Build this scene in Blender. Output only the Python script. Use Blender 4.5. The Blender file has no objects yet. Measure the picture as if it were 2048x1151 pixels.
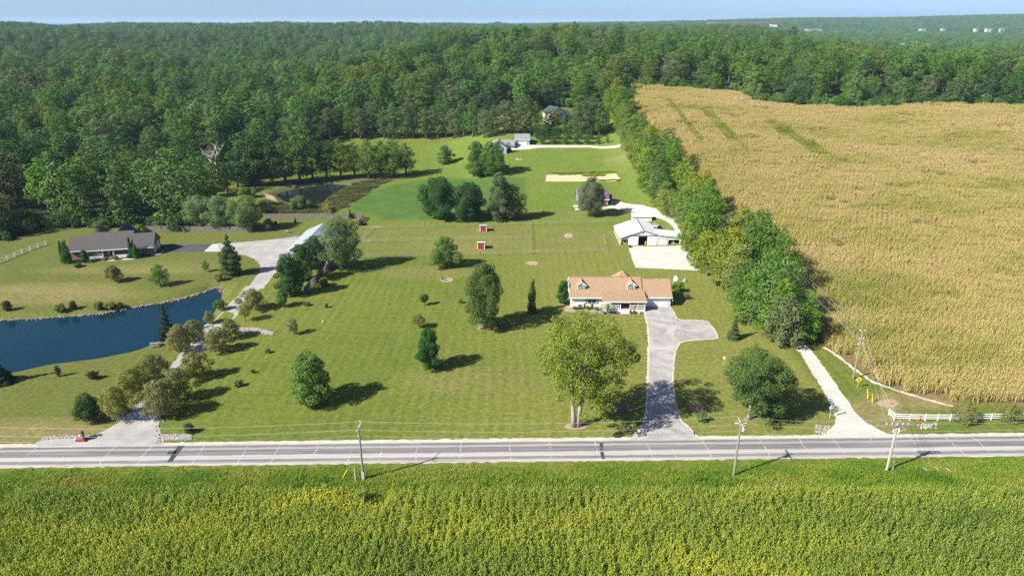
import bpy, bmesh, math, random
import numpy as np
from mathutils import Vector, Matrix
from mathutils.geometry import delaunay_2d_cdt

R = math.radians
S = bpy.context.scene
COL = S.collection
random.seed(7)
RNG = np.random.default_rng(11)

# ------------------------------------------------------------------ camera, sky, sun, exposure
CAMZ, FPX, PITCH = 62.0, 1365.0, R(21.31)          # metres, focal length in photo pixels (2048 wide)
cam_data = bpy.data.cameras.new('camera')
cam_data.sensor_width = 36.0
cam_data.lens = 36.0 * FPX / 2048.0
cam_data.clip_start, cam_data.clip_end = 1.0, 120000.0
cam = bpy.data.objects.new('camera', cam_data)
cam.location = (0, 0, CAMZ)
cam.rotation_euler = (R(90) - PITCH, 0, 0)
COL.objects.link(cam)
S.camera = cam

SUN_EL = R(38.0)
SH = Vector((0.885, 0.466))                          # direction in which shadows fall on the ground
world = bpy.data.worlds.new('World')
S.world = world
world.use_nodes = True
wn = world.node_tree.nodes
sky = wn.new('ShaderNodeTexSky')
sky.sky_type = 'NISHITA'
sky.sun_disc = False
sky.sun_elevation = SUN_EL
sky.sun_rotation = math.atan2(-SH.x, -SH.y)
sky.altitude = 200
sky.air_density = 0.42
sky.dust_density = 1.0
sky.ozone_density = 4.5
wn['Background'].inputs['Strength'].default_value = 0.086
world.node_tree.links.new(sky.outputs[0], wn['Background'].inputs['Color'])

sun_data = bpy.data.lights.new('sun', 'SUN')
sun_data.energy = 4.6
sun_data.angle = R(0.55)
sun_data.color = (1.0, 0.95, 0.86)
sun = bpy.data.objects.new('sun', sun_data)
sdir = Vector((SH.x * math.cos(SUN_EL), SH.y * math.cos(SUN_EL), -math.sin(SUN_EL)))
sun.rotation_euler = sdir.to_track_quat('-Z', 'Y').to_euler()
sun.location = (-300, -160, 300)
COL.objects.link(sun)

S.view_settings.view_transform = 'Standard'
S.view_settings.look = 'None'
S.view_settings.exposure = 1.12
S.view_settings.gamma = 1.0
S.render.engine = 'CYCLES'
S.cycles.use_denoising = False
S.cycles.max_bounces = 4
S.cycles.diffuse_bounces = 2
S.cycles.transparent_max_bounces = 6
S.cycles.volume_bounces = 0
S.cycles.sample_clamp_indirect = 4.0

# ------------------------------------------------------------------ terrain height
def sm(t):
    t = np.clip(t, 0.0, 1.0)
    return t * t * (3 - 2 * t)

def lerp(a, b, t):
    return a + (b - a) * t

def hbase(x, y):
    x = np.asarray(x, float); y = np.asarray(y, float)
    y0 = 300 - 66 * sm((x + 40) / 40)
    u = x / np.maximum(y, 60.0)
    zl = (5 + 11 * sm((x + 130) / 90)) * sm((y - y0) / 160)
    zf = 27 * sm((y - 140) / 280) + 0.9 * np.sin(x / 31.0 + y / 57.0) * sm((y - 150) / 80)
    zf = zf * (1 - 0.66 * sm((y - 375) / 420) * sm((u - 0.36) / 0.18))
    zf = zf - 8 * sm((y - 430) / 130) * (1 - sm((x - 150) / 120))
    z = lerp(zl, zf, sm((x - 38) / 42))
    z = z + 22.5 * np.exp(-(np.abs(x + 8) / 150) ** 3 - ((y - 630) / 150) ** 2)
    z = z + 10 * np.exp(-((x - 190) / 110) ** 2 - ((y - 700) / 180) ** 2)
    r = np.hypot(x, y)
    z = z + 27 * sm((y - 750) / 1000) * sm((60 - x + 0.05 * y) / 420) * (1 - sm((r - 2600) / 2500))
    z = z + (6.0 * np.sin(x / 140.0 + 1.0) * np.sin(y / 150.0) + 3.5 * np.sin(x / 71.0 + y / 93.0)) * sm((y - 430) / 300) * (1 - sm((r - 3000) / 2500))
    z = z + 74 * np.exp(-((x - 3300) / 1900) ** 2 - ((y - 4300) / 900) ** 2)
    z = z - (z * 0.8) * sm((y - 800) / 400) * sm((u - 0.30) / 0.16) * (1 - sm((y - 2600) / 800))
    z = z * (1 - sm((r - 7000) / 5000))
    return z

def ray(px, py):
    u = (px - 1024) / FPX; v = (py - 575.5) / FPX
    c, s = math.cos(PITCH), math.sin(PITCH)
    return np.array([u, c - v * s, -s - v * c])

_T = 40.0 * 1.012 ** np.arange(460)
def g(px, py):
    """the point of the terrain that the photograph shows at this pixel"""
    d = ray(px, py)
    lo, hi = 40.0, 9000.0
    T = _T
    for _ in range(3):
        f = CAMZ + T * d[2] - hbase(T * d[0], T * d[1])
        k = int(np.argmax(f <= 0)) if (f <= 0).any() else len(T) - 1
        lo, hi = T[max(k - 1, 0)], T[k]
        T = np.linspace(lo, hi, 60)
    a = (lo + hi) / 2
    return np.array([a * d[0], a * d[1], CAMZ + a * d[2]])

def height_at(base, px, py):
    d = ray(px, py); t = base[1] / d[1]
    return CAMZ + t * d[2] - base[2]

def mpp(base):
    """metres per photo pixel at a point"""
    return (base[1] * math.cos(PITCH) + (CAMZ - base[2]) * math.sin(PITCH)) / FPX

def P(pts):
    return [tuple(g(*p)[:2]) for p in pts]

def inside(poly, x, y):
    x = np.asarray(x, float); y = np.asarray(y, float)
    r = np.zeros(x.shape, bool); n = len(poly)
    for i in range(n):
        x0, y0 = poly[i]; x1, y1 = poly[(i + 1) % n]
        c = ((y0 > y) != (y1 > y))
        with np.errstate(divide='ignore', invalid='ignore'):
            xi = (x1 - x0) * (y - y0) / (y1 - y0 if y1 != y0 else 1e-9) + x0
        r ^= c & (x < xi)
    return r

def edge_dist(poly, x, y):
    x = np.asarray(x, float); y = np.asarray(y, float)
    best = np.full(x.shape, 1e9); n = len(poly)
    for i in range(n):
        x0, y0 = poly[i]; x1, y1 = poly[(i + 1) % n]
        dx, dy = x1 - x0, y1 - y0; L = dx * dx + dy * dy + 1e-9
        t = np.clip(((x - x0) * dx + (y - y0) * dy) / L, 0, 1)
        best = np.minimum(best, np.hypot(x - x0 - t * dx, y - y0 - t * dy))
    return best

POND = P([(0, 634), (60, 632), (120, 628), (200, 622), (260, 610), (320, 600), (360, 592), (400, 581), (425, 571), (441, 570),
          (438, 590), (425, 615), (410, 638), (395, 648), (375, 655), (350, 668), (300, 680), (270, 692), (200, 706), (100, 718),
          (28, 734), (0, 738), (-120, 752), (-250, 742), (-260, 660), (-100, 638)])
POND2 = P([(552, 384), (575, 376), (620, 369), (660, 364), (697, 365), (668, 382), (652, 391), (642, 402), (625, 409), (600, 404), (570, 397)])
WATER = -0.95

def hfull(x, y):
    z = hbase(x, y)
    x = np.asarray(x, float); y = np.asarray(y, float)
    for poly in (POND, POND2):
        sd = edge_dist(poly, x, y) * np.where(inside(poly, x, y), -1, 1)
        k = sm((3.2 - sd) / 6.0)
        z = z - k * 2.1
    return z

def zg(x, y):
    return float(hfull(np.array([x]), np.array([y]))[0])

# ------------------------------------------------------------------ object helpers
def tag(o, label=None, cat=None, group=None, kind=None):
    if label: o['label'] = label
    if cat: o['category'] = cat
    if group: o['group'] = group
    if kind: o['kind'] = kind
    return o

def empty(name, loc, rz=0.0):
    o = bpy.data.objects.new(name, None)
    o.location = loc; o.rotation_euler = (0, 0, rz)
    o.empty_display_size = 0.5
    COL.objects.link(o)
    return o

def link(name, mesh, parent=None, loc=(0, 0, 0), rz=0.0, sc=1.0):
    o = bpy.data.objects.new(name, mesh)
    o.location = loc; o.rotation_euler = (0, 0, rz)
    o.scale = (sc, sc, sc) if not hasattr(sc, '__len__') else sc
    COL.objects.link(o)
    if parent is not None: o.parent = parent
    return o

def np_mesh(name, V, F, mats, midx=None, smooth=False):
    me = bpy.data.meshes.new(name)
    V = np.asarray(V, np.float32); F = np.asarray(F, np.int32)
    n, k = F.shape
    me.vertices.add(len(V)); me.vertices.foreach_set('co', V.ravel())
    me.loops.add(n * k); me.loops.foreach_set('vertex_index', F.ravel())
    me.polygons.add(n)
    me.polygons.foreach_set('loop_start', np.arange(0, n * k, k, dtype=np.int32))
    if not isinstance(mats, (list, tuple)): mats = [mats]
    for m in mats: me.materials.append(m)
    if midx is not None: me.polygons.foreach_set('material_index', np.asarray(midx, np.int32))
    me.polygons.foreach_set('use_smooth', np.full(n, smooth))
    me.update(calc_edges=True)
    return me

class MB:
    """collects solid pieces into one mesh"""
    def __init__(s, M=None):
        s.v = []; s.f = []; s.M = M
    def add(s, vs, fs):
        o = len(s.v)
        if s.M is not None: vs = [tuple(s.M @ Vector(v)) for v in vs]
        s.v += [tuple(map(float, v)) for v in vs]
        s.f += [tuple(i + o for i in f) for f in fs]
        return s
    def box(s, x0, x1, y0, y1, z0, z1):
        return s.add([(x0, y0, z0), (x1, y0, z0), (x1, y1, z0), (x0, y1, z0), (x0, y0, z1), (x1, y0, z1), (x1, y1, z1), (x0, y1, z1)],
                     [(0, 3, 2, 1), (4, 5, 6, 7), (0, 1, 5, 4), (1, 2, 6, 5), (2, 3, 7, 6), (3, 0, 4, 7)])
    def beam(s, p, q, w, h):
        p = Vector(p); q = Vector(q); d = (q - p).normalized()
        up = Vector((0, 0, 1)) if abs(d.z) < 0.95 else Vector((0, 1, 0))
        a = d.cross(up).normalized() * (w / 2); b = a.cross(d).normalized() * (h / 2)
        vs = [p - a - b, p + a - b, p + a + b, p - a + b, q - a - b, q + a - b, q + a + b, q - a + b]
        return s.add(vs, [(0, 1, 2, 3), (7, 6, 5, 4), (0, 4, 5, 1), (1, 5, 6, 2), (2, 6, 7, 3), (3, 7, 4, 0)])
    def tube(s, pts, rad, n=7, cap=True):
        pts = [Vector(p) for p in pts]
        if not hasattr(rad, '__len__'): rad = [rad] * len(pts)
        vs = []; fs = []
        for i, p in enumerate(pts):
            d = (pts[min(i + 1, len(pts) - 1)] - pts[max(i - 1, 0)]).normalized()
            up = Vector((0, 0, 1)) if abs(d.z) < 0.9 else Vector((1, 0, 0))
            a = d.cross(up).normalized(); b = a.cross(d)
            for k in range(n):
                t = 2 * math.pi * k / n
                vs.append(p + (a * math.cos(t) + b * math.sin(t)) * rad[i])
        for i in range(len(pts) - 1):
            for k in range(n):
                fs.append((i * n + k, i * n + (k + 1) % n, (i + 1) * n + (k + 1) % n, (i + 1) * n + k))
        if cap:
            fs.append(tuple(reversed(range(n)))); fs.append(tuple(range((len(pts) - 1) * n, len(pts) * n)))
        return s.add(vs, fs)
    def prism(s, poly, axis, a0, a1):
        """polygon of (u, w) pairs extruded along x ('x': u=y, w=z), y ('y': u=x, w=z) or z ('z': u=x, w=y)"""
        f = {'x': lambda u, w, a: (a, u, w), 'y': lambda u, w, a: (u, a, w), 'z': lambda u, w, a: (u, w, a)}[axis]
        n = len(poly)
        vs = [f(u, w, a0) for u, w in poly] + [f(u, w, a1) for u, w in poly]
        fs = [tuple(range(n)), tuple(reversed(range(n, 2 * n)))] + [(i, n + i, n + (i + 1) % n, (i + 1) % n) for i in range(n)]
        return s.add(vs, fs)
    def ball(s, c, r, n=8, m=5):
        if not hasattr(r, '__len__'): r = (r, r, r)
        vs = [(c[0], c[1], c[2] - r[2])]; fs = []
        for i in range(1, m):
            t = math.pi * i / m - math.pi / 2
            for k in range(n):
                q = 2 * math.pi * k / n
                vs.append((c[0] + r[0] * math.cos(t) * math.cos(q), c[1] + r[1] * math.cos(t) * math.sin(q), c[2] + r[2] * math.sin(t)))
        vs.append((c[0], c[1], c[2] + r[2])); top = len(vs) - 1
        for k in range(n):
            fs.append((0, 1 + (k + 1) % n, 1 + k)); fs.append((top, top - n + k, top - n + (k + 1) % n))
        for i in range(m - 2):
            for k in range(n):
                fs.append((1 + i * n + k, 1 + i * n + (k + 1) % n, 1 + (i + 1) * n + (k + 1) % n, 1 + (i + 1) * n + k))
        return s.add(vs, fs)
    def mesh(s, name, mat, smooth=False):
        me = bpy.data.meshes.new(name)
        me.from_pydata(s.v, [], s.f)
        bm = bmesh.new(); bm.from_mesh(me)
        bmesh.ops.recalc_face_normals(bm, faces=bm.faces)
        bm.to_mesh(me); bm.free()
        me.materials.append(mat)
        if smooth: me.polygons.foreach_set('use_smooth', [True] * len(me.polygons))
        return me
    def build(s, name, mat, parent=None, smooth=False, loc=(0, 0, 0), rz=0.0):
        return link(name, s.mesh(name, mat, smooth), parent, loc, rz)

# ------------------------------------------------------------------ materials
class NT:
    def __init__(s, name):
        s.m = bpy.data.materials.new(name); s.m.use_nodes = True
        s.t = s.m.node_tree; s.n = s.t.nodes
        s.p = s.n['Principled BSDF']; s.out = s.n['Material Output']
    def new(s, typ, **kw):
        n = s.n.new(typ)
        for k, v in kw.items(): setattr(n, k, v)
        return n
    def l(s, a, b): s.t.links.new(a, b)
    def val(s, sock, v):
        if hasattr(v, 'node'): s.l(v, sock)
        else: sock.default_value = v
    def noise(s, vec, scale, detail=4.0, rough=0.55, dist=0.0):
        n = s.new('ShaderNodeTexNoise')
        n.inputs['Scale'].default_value = scale; n.inputs['Detail'].default_value = detail
        n.inputs['Roughness'].default_value = rough; n.inputs['Distortion'].default_value = dist
        if vec is not None: s.l(vec, n.inputs['Vector'])
        return n.outputs['Fac']
    def math(s, op, a, b=0.0, c=0.0, clamp=False):
        n = s.new('ShaderNodeMath', operation=op, use_clamp=clamp)
        s.val(n.inputs[0], a); s.val(n.inputs[1], b); s.val(n.inputs[2], c)
        return n.outputs[0]
    def maprange(s, v, a, b, c=0.0, d=1.0):
        n = s.new('ShaderNodeMapRange'); n.clamp = True
        s.val(n.inputs['Value'], v); n.inputs['From Min'].default_value = a; n.inputs['From Max'].default_value = b
        n.inputs['To Min'].default_value = c; n.inputs['To Max'].default_value = d
        return n.outputs[0]
    def mix(s, fac, a, b, blend='MIX'):
        n = s.new('ShaderNodeMix', data_type='RGBA', blend_type=blend)
        s.val(n.inputs[0], fac)
        for sock, v in ((n.inputs[6], a), (n.inputs[7], b)):
            if hasattr(v, 'node'): s.l(v, sock)
            else: sock.default_value = (*v, 1.0)
        return n.outputs[2]
    def ramp(s, fac, stops, interp='LINEAR'):
        n = s.new('ShaderNodeValToRGB'); n.color_ramp.interpolation = interp
        e = n.color_ramp.elements
        while len(e) < len(stops): e.new(0.5)
        for k, (p, c) in enumerate(stops):
            e[k].position = p
            e[k].color = (*c, 1.0) if hasattr(c, '__len__') else (c, c, c, 1.0)
        s.l(fac, n.inputs[0])
        return n.outputs[0]
    def pos(s): return s.new('ShaderNodeNewGeometry').outputs['Position']
    def obj(s): return s.new('ShaderNodeTexCoord').outputs['Object']
    def sep(s, v):
        n = s.new('ShaderNodeSeparateXYZ'); s.l(v, n.inputs[0]); return n.outputs
    def scale(s, v, xyz):
        n = s.new('ShaderNodeMapping'); n.inputs['Scale'].default_value = xyz; s.l(v, n.inputs['Vector']); return n.outputs[0]
    def bump(s, h, strength, dist=0.1):
        n = s.new('ShaderNodeBump'); n.inputs['Strength'].default_value = strength; n.inputs['Distance'].default_value = dist
        s.l(h, n.inputs['Height']); s.l(n.outputs[0], s.p.inputs['Normal'])
    def fin(s, col, rough=0.8, spec=0.2, metal=0.0):
        if hasattr(col, 'node'): s.l(col, s.p.inputs['Base Color'])
        else: s.p.inputs['Base Color'].default_value = (*col, 1.0)
        s.val(s.p.inputs['Roughness'], rough)
        s.p.inputs['Specular IOR Level'].default_value = spec
        s.p.inputs['Metallic'].default_value = metal
        return s.m

def mottled(name, c1, c2, scale=1.5, rough=0.85, spec=0.2, fine=None, bump=0.0, world=False, metal=0.0, detail=5.0):
    t = NT(name); v = t.pos() if world else t.obj()
    f = t.noise(v, scale, detail)
    col = t.mix(t.maprange(f, 0.3, 0.7), c1, c2)
    if fine:
        f2 = t.noise(v, fine, 3.0, 0.7)
        col = t.mix(0.6, col, t.mix(t.maprange(f2, 0.3, 0.7), tuple(x * 0.55 for x in c1), tuple(min(1, x * 1.35) for x in c2)))
        if bump: t.bump(f2, bump, 0.06)
    elif bump: t.bump(f, bump, 0.06)
    return t.fin(col, rough, spec, metal)

def foliage(name, a, b, trans=0.24, clump=0.35, tint=(1.25, 1.2, 0.6), rough=0.55, rnd=1.0, autumn=None):
    t = NT(name)
    rn = t.new('ShaderNodeObjectInfo').outputs['Random']
    col = t.mix(t.math('MULTIPLY', rn, rnd), a, b)
    v = t.obj()
    f = t.maprange(t.noise(v, clump, 3.0), 0.32, 0.68)
    col = t.mix(t.math('MULTIPLY', f, 0.75), col, t.mix(0.5, b, tuple(min(1, x * 1.25) for x in b)))
    f2 = t.maprange(t.noise(v, 2.6, 2.0), 0.3, 0.7, 0.68, 1.32)
    hs = t.new('ShaderNodeHueSaturation'); t.l(col, hs.inputs['Color']); t.l(f2, hs.inputs['Value'])
    hv = t.math('FRACT', t.math('MULTIPLY', rn, 7.31))
    t.l(t.maprange(hv, 0, 1, 0.490, 0.518), hs.inputs['Hue'])
    t.l(t.maprange(t.math('FRACT', t.math('MULTIPLY', rn, 13.7)), 0, 1, 0.85, 1.08), hs.inputs['Saturation'])
    col = hs.outputs[0]
    if autumn:
        fa = t.maprange(t.noise(v, 0.55, 3.0, 0.6), 0.60, 0.70)
        col = t.mix(t.math('MULTIPLY', fa, 0.8), col, autumn)
    t.fin(col, rough, 0.06)
    tr = t.new('ShaderNodeBsdfTranslucent')
    t.l(t.mix(1.0, col, tint, 'MULTIPLY'), tr.inputs['Color'])
    mx = t.new('ShaderNodeMixShader'); mx.inputs[0].default_value = trans
    t.l(t.p.outputs[0], mx.inputs[1]); t.l(tr.outputs[0], mx.inputs[2]); t.l(mx.outputs[0], t.out.inputs['Surface'])
    return t.m

M = {}
M['leaf_dark'] = foliage('leaf_dark', (0.026, 0.074, 0.022), (0.055, 0.118, 0.026), trans=0.18)
M['leaf_mid'] = foliage('leaf_mid', (0.055, 0.118, 0.024), (0.100, 0.178, 0.030))
M['leaf_light'] = foliage('leaf_light', (0.085, 0.170, 0.030), (0.130, 0.220, 0.036))
M['leaf_yellow'] = foliage('leaf_yellow', (0.095, 0.150, 0.014), (0.185, 0.230, 0.020), trans=0.2)
M['leaf_olive'] = foliage('leaf_olive', (0.135, 0.165, 0.038), (0.225, 0.228, 0.056), autumn=(0.23, 0.175, 0.06))
M['leaf_silver'] = foliage('leaf_silver', (0.075, 0.140, 0.046), (0.150, 0.220, 0.080))
M['leaf_catalpa'] = foliage('leaf_catalpa', (0.105, 0.185, 0.055), (0.190, 0.275, 0.095))
M['leaf_grey'] = foliage('leaf_grey', (0.075, 0.112, 0.040), (0.130, 0.165, 0.066))
M['leaf_maple'] = foliage('leaf_maple', (0.055, 0.105, 0.024), (0.105, 0.155, 0.030), autumn=(0.20, 0.10, 0.03))
M['leaf_red'] = foliage('leaf_red', (0.060, 0.035, 0.022), (0.090, 0.055, 0.030))
M['leaf_wood'] = foliage('leaf_wood', (0.022, 0.080, 0.022), (0.118, 0.215, 0.034), clump=0.12, trans=0.18)
M['leaf_autumn'] = foliage('leaf_autumn', (0.070, 0.125, 0.026), (0.135, 0.180, 0.036), clump=0.2, autumn=(0.20, 0.14, 0.045))
M['leaf_hedgerow'] = foliage('leaf_hedgerow', (0.095, 0.160, 0.024), (0.205, 0.255, 0.028), clump=0.3)
M['needle'] = foliage('needle', (0.038, 0.084, 0.020), (0.075, 0.125, 0.028), trans=0.12)
M['needle_dark'] = foliage('needle_dark', (0.014, 0.036, 0.016), (0.028, 0.056, 0.020), trans=0.1)
M['arbor'] = foliage('arbor', (0.030, 0.085, 0.014), (0.050, 0.125, 0.016), trans=0.12)
M['shrub_gold'] = foliage('shrub_gold', (0.20, 0.19, 0.05), (0.28, 0.25, 0.07))
M['bark'] = mottled('bark', (0.10, 0.078, 0.058), (0.20, 0.165, 0.13), 3.0, 0.9)
M['bark_pale'] = mottled('bark_pale', (0.24, 0.21, 0.175), (0.38, 0.34, 0.29), 2.5, 0.9)
M['dead_wood'] = mottled('dead_wood', (0.42, 0.39, 0.35), (0.55, 0.52, 0.48), 2.0, 0.9)
M['white_siding'] = None
def siding(name, c, period=0.12, c2=None):
    t = NT(name); v = t.obj(); z = t.sep(v)[2]
    fr = t.math('FRACT', t.math('DIVIDE', z, period))
    n = t.noise(v, 0.8, 4)
    col = t.mix(t.maprange(n, 0.3, 0.7), c, c2 or tuple(x * 0.93 for x in c))
    t.bump(fr, 0.35, 0.03)
    return t.fin(col, 0.55, 0.35)
M['white_siding'] = siding('white_siding', (0.80, 0.80, 0.775))
M['grey_siding'] = siding('grey_siding', (0.30, 0.345, 0.40))
M['blue_siding'] = siding('blue_siding', (0.36, 0.41, 0.47))
M['slate_siding'] = siding('slate_siding', (0.20, 0.205, 0.22))
M['cream_siding'] = siding('cream_siding', (0.72, 0.70, 0.62))
M['white_trim'] = mottled('white_trim', (0.80, 0.80, 0.78), (0.74, 0.74, 0.72), 2.0, 0.5, 0.4)
M['white_metal'] = mottled('white_metal', (0.80, 0.81, 0.80), (0.70, 0.71, 0.70), 0.6, 0.42, 0.5)
def shingle(name, c1, c2, c3):
    t = NT(name); v = t.obj()
    b = t.new('ShaderNodeTexBrick'); b.offset = 0.5
    b.inputs['Scale'].default_value = 1.0; b.inputs['Mortar Size'].default_value = 0.006
    b.inputs['Brick Width'].default_value = 0.34; b.inputs['Row Height'].default_value = 0.14
    b.inputs['Color1'].default_value = (*c1, 1); b.inputs['Color2'].default_value = (*c2, 1)
    b.inputs['Mortar'].default_value = (*[x * 0.55 for x in c1], 1); b.inputs['Bias'].default_value = 0.0
    t.l(v, b.inputs['Vector'])
    f = t.maprange(t.noise(v, 1.4, 6, 0.7), 0.35, 0.65)
    col = t.mix(t.math('MULTIPLY', f, 0.55), b.outputs[0], c3)
    f2 = t.noise(v, 4.5, 4, 0.75)
    col = t.mix(0.5, col, t.mix(t.maprange(f2, 0.35, 0.65), tuple(x * 0.6 for x in c1), tuple(min(1, x * 1.3) for x in c2)))
    return t.fin(col, 0.9, 0.15)
M['tan_shingle'] = shingle('tan_shingle', (0.26, 0.170, 0.105), (0.37, 0.255, 0.160), (0.31, 0.208, 0.130))
M['grey_shingle'] = shingle('grey_shingle', (0.070, 0.066, 0.066), (0.105, 0.098, 0.096), (0.085, 0.079, 0.079))
M['pale_shingle'] = shingle('pale_shingle', (0.20, 0.20, 0.205), (0.27, 0.265, 0.265), (0.23, 0.225, 0.23))
M['navy_shingle'] = shingle('navy_shingle', (0.045, 0.05, 0.065), (0.075, 0.08, 0.10), (0.06, 0.065, 0.08))
M['plum_metal'] = mottled('plum_metal', (0.125, 0.072, 0.105), (0.165, 0.10, 0.14), 0.7, 0.45, 0.5)
M['pale_metal'] = mottled('pale_metal', (0.30, 0.345, 0.39), (0.37, 0.41, 0.455), 0.5, 0.4, 0.5)
M['barn_wall'] = siding('barn_wall', (0.70, 0.735, 0.70), 0.25)
M['green_trim'] = mottled('green_trim', (0.045, 0.12, 0.085), (0.06, 0.15, 0.10), 2.0, 0.5)
M['brick'] = None
def bricks():
    t = NT('brick'); v = t.obj()
    b = t.new('ShaderNodeTexBrick'); b.inputs['Scale'].default_value = 1.0
    b.inputs['Brick Width'].default_value = 0.40; b.inputs['Row Height'].default_value = 0.15; b.inputs['Mortar Size'].default_value = 0.015
    b.inputs['Color1'].default_value = (0.20, 0.075, 0.05, 1); b.inputs['Color2'].default_value = (0.33, 0.15, 0.10, 1); b.inputs['Mortar'].default_value = (0.34, 0.29, 0.25, 1)
    m = t.new('ShaderNodeMapping'); m.inputs['Rotation'].default_value = (R(90), 0, 0); t.l(v, m.inputs['Vector']); t.l(m.outputs[0], b.inputs['Vector'])
    f = t.maprange(t.noise(v, 2.2, 5, 0.7), 0.35, 0.65)
    return t.fin(t.mix(t.math('MULTIPLY', f, 0.5), b.outputs[0], (0.27, 0.13, 0.10)), 0.85)
M['brick'] = bricks()
M['red_paint'] = mottled('red_paint', (0.27, 0.030, 0.03), (0.34, 0.045, 0.042), 2.0, 0.6)
M['dark_red'] = mottled('dark_red', (0.16, 0.04, 0.045), (0.20, 0.06, 0.06), 2.0, 0.6)
M['glass'] = NT('window_glass').fin((0.035, 0.05, 0.07), 0.08, 0.7)
M['dark_opening'] = mottled('dark_opening', (0.02, 0.02, 0.022), (0.035, 0.033, 0.03), 1.0, 0.9)
M['shutter_green'] = mottled('shutter_green', (0.19, 0.24, 0.21), (0.23, 0.28, 0.245), 2.0, 0.6)
M['shutter_dark'] = mottled('shutter_dark', (0.03, 0.035, 0.04), (0.045, 0.05, 0.055), 2.0, 0.6)
M['deck_wood'] = mottled('deck_wood', (0.12, 0.09, 0.07), (0.19, 0.15, 0.12), 3.0, 0.8)
M['grey_wood'] = mottled('grey_wood', (0.17, 0.155, 0.14), (0.30, 0.275, 0.25), 2.0, 0.9, fine=12)
M['fence_wood'] = mottled('fence_wood', (0.13, 0.118, 0.105), (0.24, 0.215, 0.19), 1.2, 0.9, fine=9)
M['pole_wood'] = mottled('pole_wood', (0.20, 0.185, 0.145), (0.30, 0.275, 0.22), 2.5, 0.9)
M['pole_pale'] = mottled('pole_pale', (0.36, 0.31, 0.26), (0.46, 0.41, 0.35), 2.5, 0.9)
M['galvanised'] = mottled('galvanised', (0.40, 0.42, 0.43), (0.52, 0.54, 0.55), 3.0, 0.45, 0.5)
M['wire'] = mottled('wire', (0.40, 0.40, 0.38), (0.46, 0.46, 0.43), 1.0, 0.5, 0.5)
M['porcelain'] = mottled('porcelain', (0.60, 0.62, 0.64), (0.70, 0.72, 0.74), 4.0, 0.3, 0.5)
M['yellow_paint'] = mottled('yellow_paint', (0.72, 0.50, 0.02), (0.78, 0.56, 0.03), 3.0, 0.5, 0.4)
M['orange_paint'] = mottled('orange_paint', (0.75, 0.16, 0.03), (0.80, 0.20, 0.04), 3.0, 0.5, 0.4)
M['green_sign'] = mottled('green_sign', (0.02, 0.23, 0.15), (0.03, 0.28, 0.18), 3.0, 0.5, 0.4)
M['black_paint'] = mottled('black_paint', (0.015, 0.015, 0.017), (0.03, 0.03, 0.03), 3.0, 0.5, 0.4)
M['blue_metal'] = mottled('blue_metal', (0.085, 0.17, 0.36), (0.13, 0.23, 0.43), 2.0, 0.45, 0.5)
M['blue_plastic'] = mottled('blue_plastic', (0.03, 0.28, 0.52), (0.05, 0.34, 0.58), 2.0, 0.35, 0.5)
M['limestone'] = mottled('limestone', (0.20, 0.187, 0.165), (0.36, 0.342, 0.315), 1.6, 0.9, fine=6, world=True)
M['stone_brown'] = mottled('stone_brown', (0.14, 0.115, 0.09), (0.30, 0.26, 0.215), 1.6, 0.9, fine=6, world=True)
M['straw'] = mottled('straw', (0.44, 0.33, 0.19), (0.58, 0.47, 0.30), 0.35, 0.95, fine=2.5, world=True)
M['bare_dirt'] = mottled('bare_dirt', (0.27, 0.205, 0.125), (0.38, 0.30, 0.20), 0.7, 0.95, fine=4, world=True)
M['mulch'] = mottled('mulch', (0.075, 0.046, 0.038), (0.21, 0.145, 0.115), 1.9, 0.95, fine=7, world=True)
M['hay'] = mottled('hay', (0.30, 0.21, 0.09), (0.42, 0.30, 0.14), 2.0, 0.95)

# ------------------------------------------------------------------ land use (ground plan, metres)
FIELD_TOP = [tuple(g(*p)[:2]) for p in [(1240, 173), (1300, 177), (1400, 183), (1488, 190), (1500, 206), (1560, 213), (1700, 219), (1790, 217), (1850, 211), (1950, 213), (2048, 216)]]
_dx = FIELD_TOP[-1][0] - FIELD_TOP[-2][0]; _dy = FIELD_TOP[-1][1] - FIELD_TOP[-2][1]
FIELD_TOP.append((FIELD_TOP[-1][0] + 4 * _dx, FIELD_TOP[-1][1] + 4 * _dy))
FIELD_LOW = P([(1648, 690), (1668, 702), (1690, 718), (1712, 735), (1745, 758), (1800, 777), (1860, 795), (1905, 806), (1960, 806), (2048, 812)])
FIELD = [(60.5, 398), (61, 330), (64, 260), (66.5, 220), (66, 170)] + FIELD_LOW + [(170, FIELD_LOW[-1][1] + 2), (330, 118)] + FIELD_TOP[::-1]
BEANS = P([(757, 442), (738, 427), (688, 419), (741, 381), (819, 362), (900, 357), (1056, 356), (1052, 424), (1042, 436), (838, 440)])
ftx = np.array([p[0] for p in FIELD_TOP]); fty = np.array([p[1] for p in FIELD_TOP])

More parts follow.
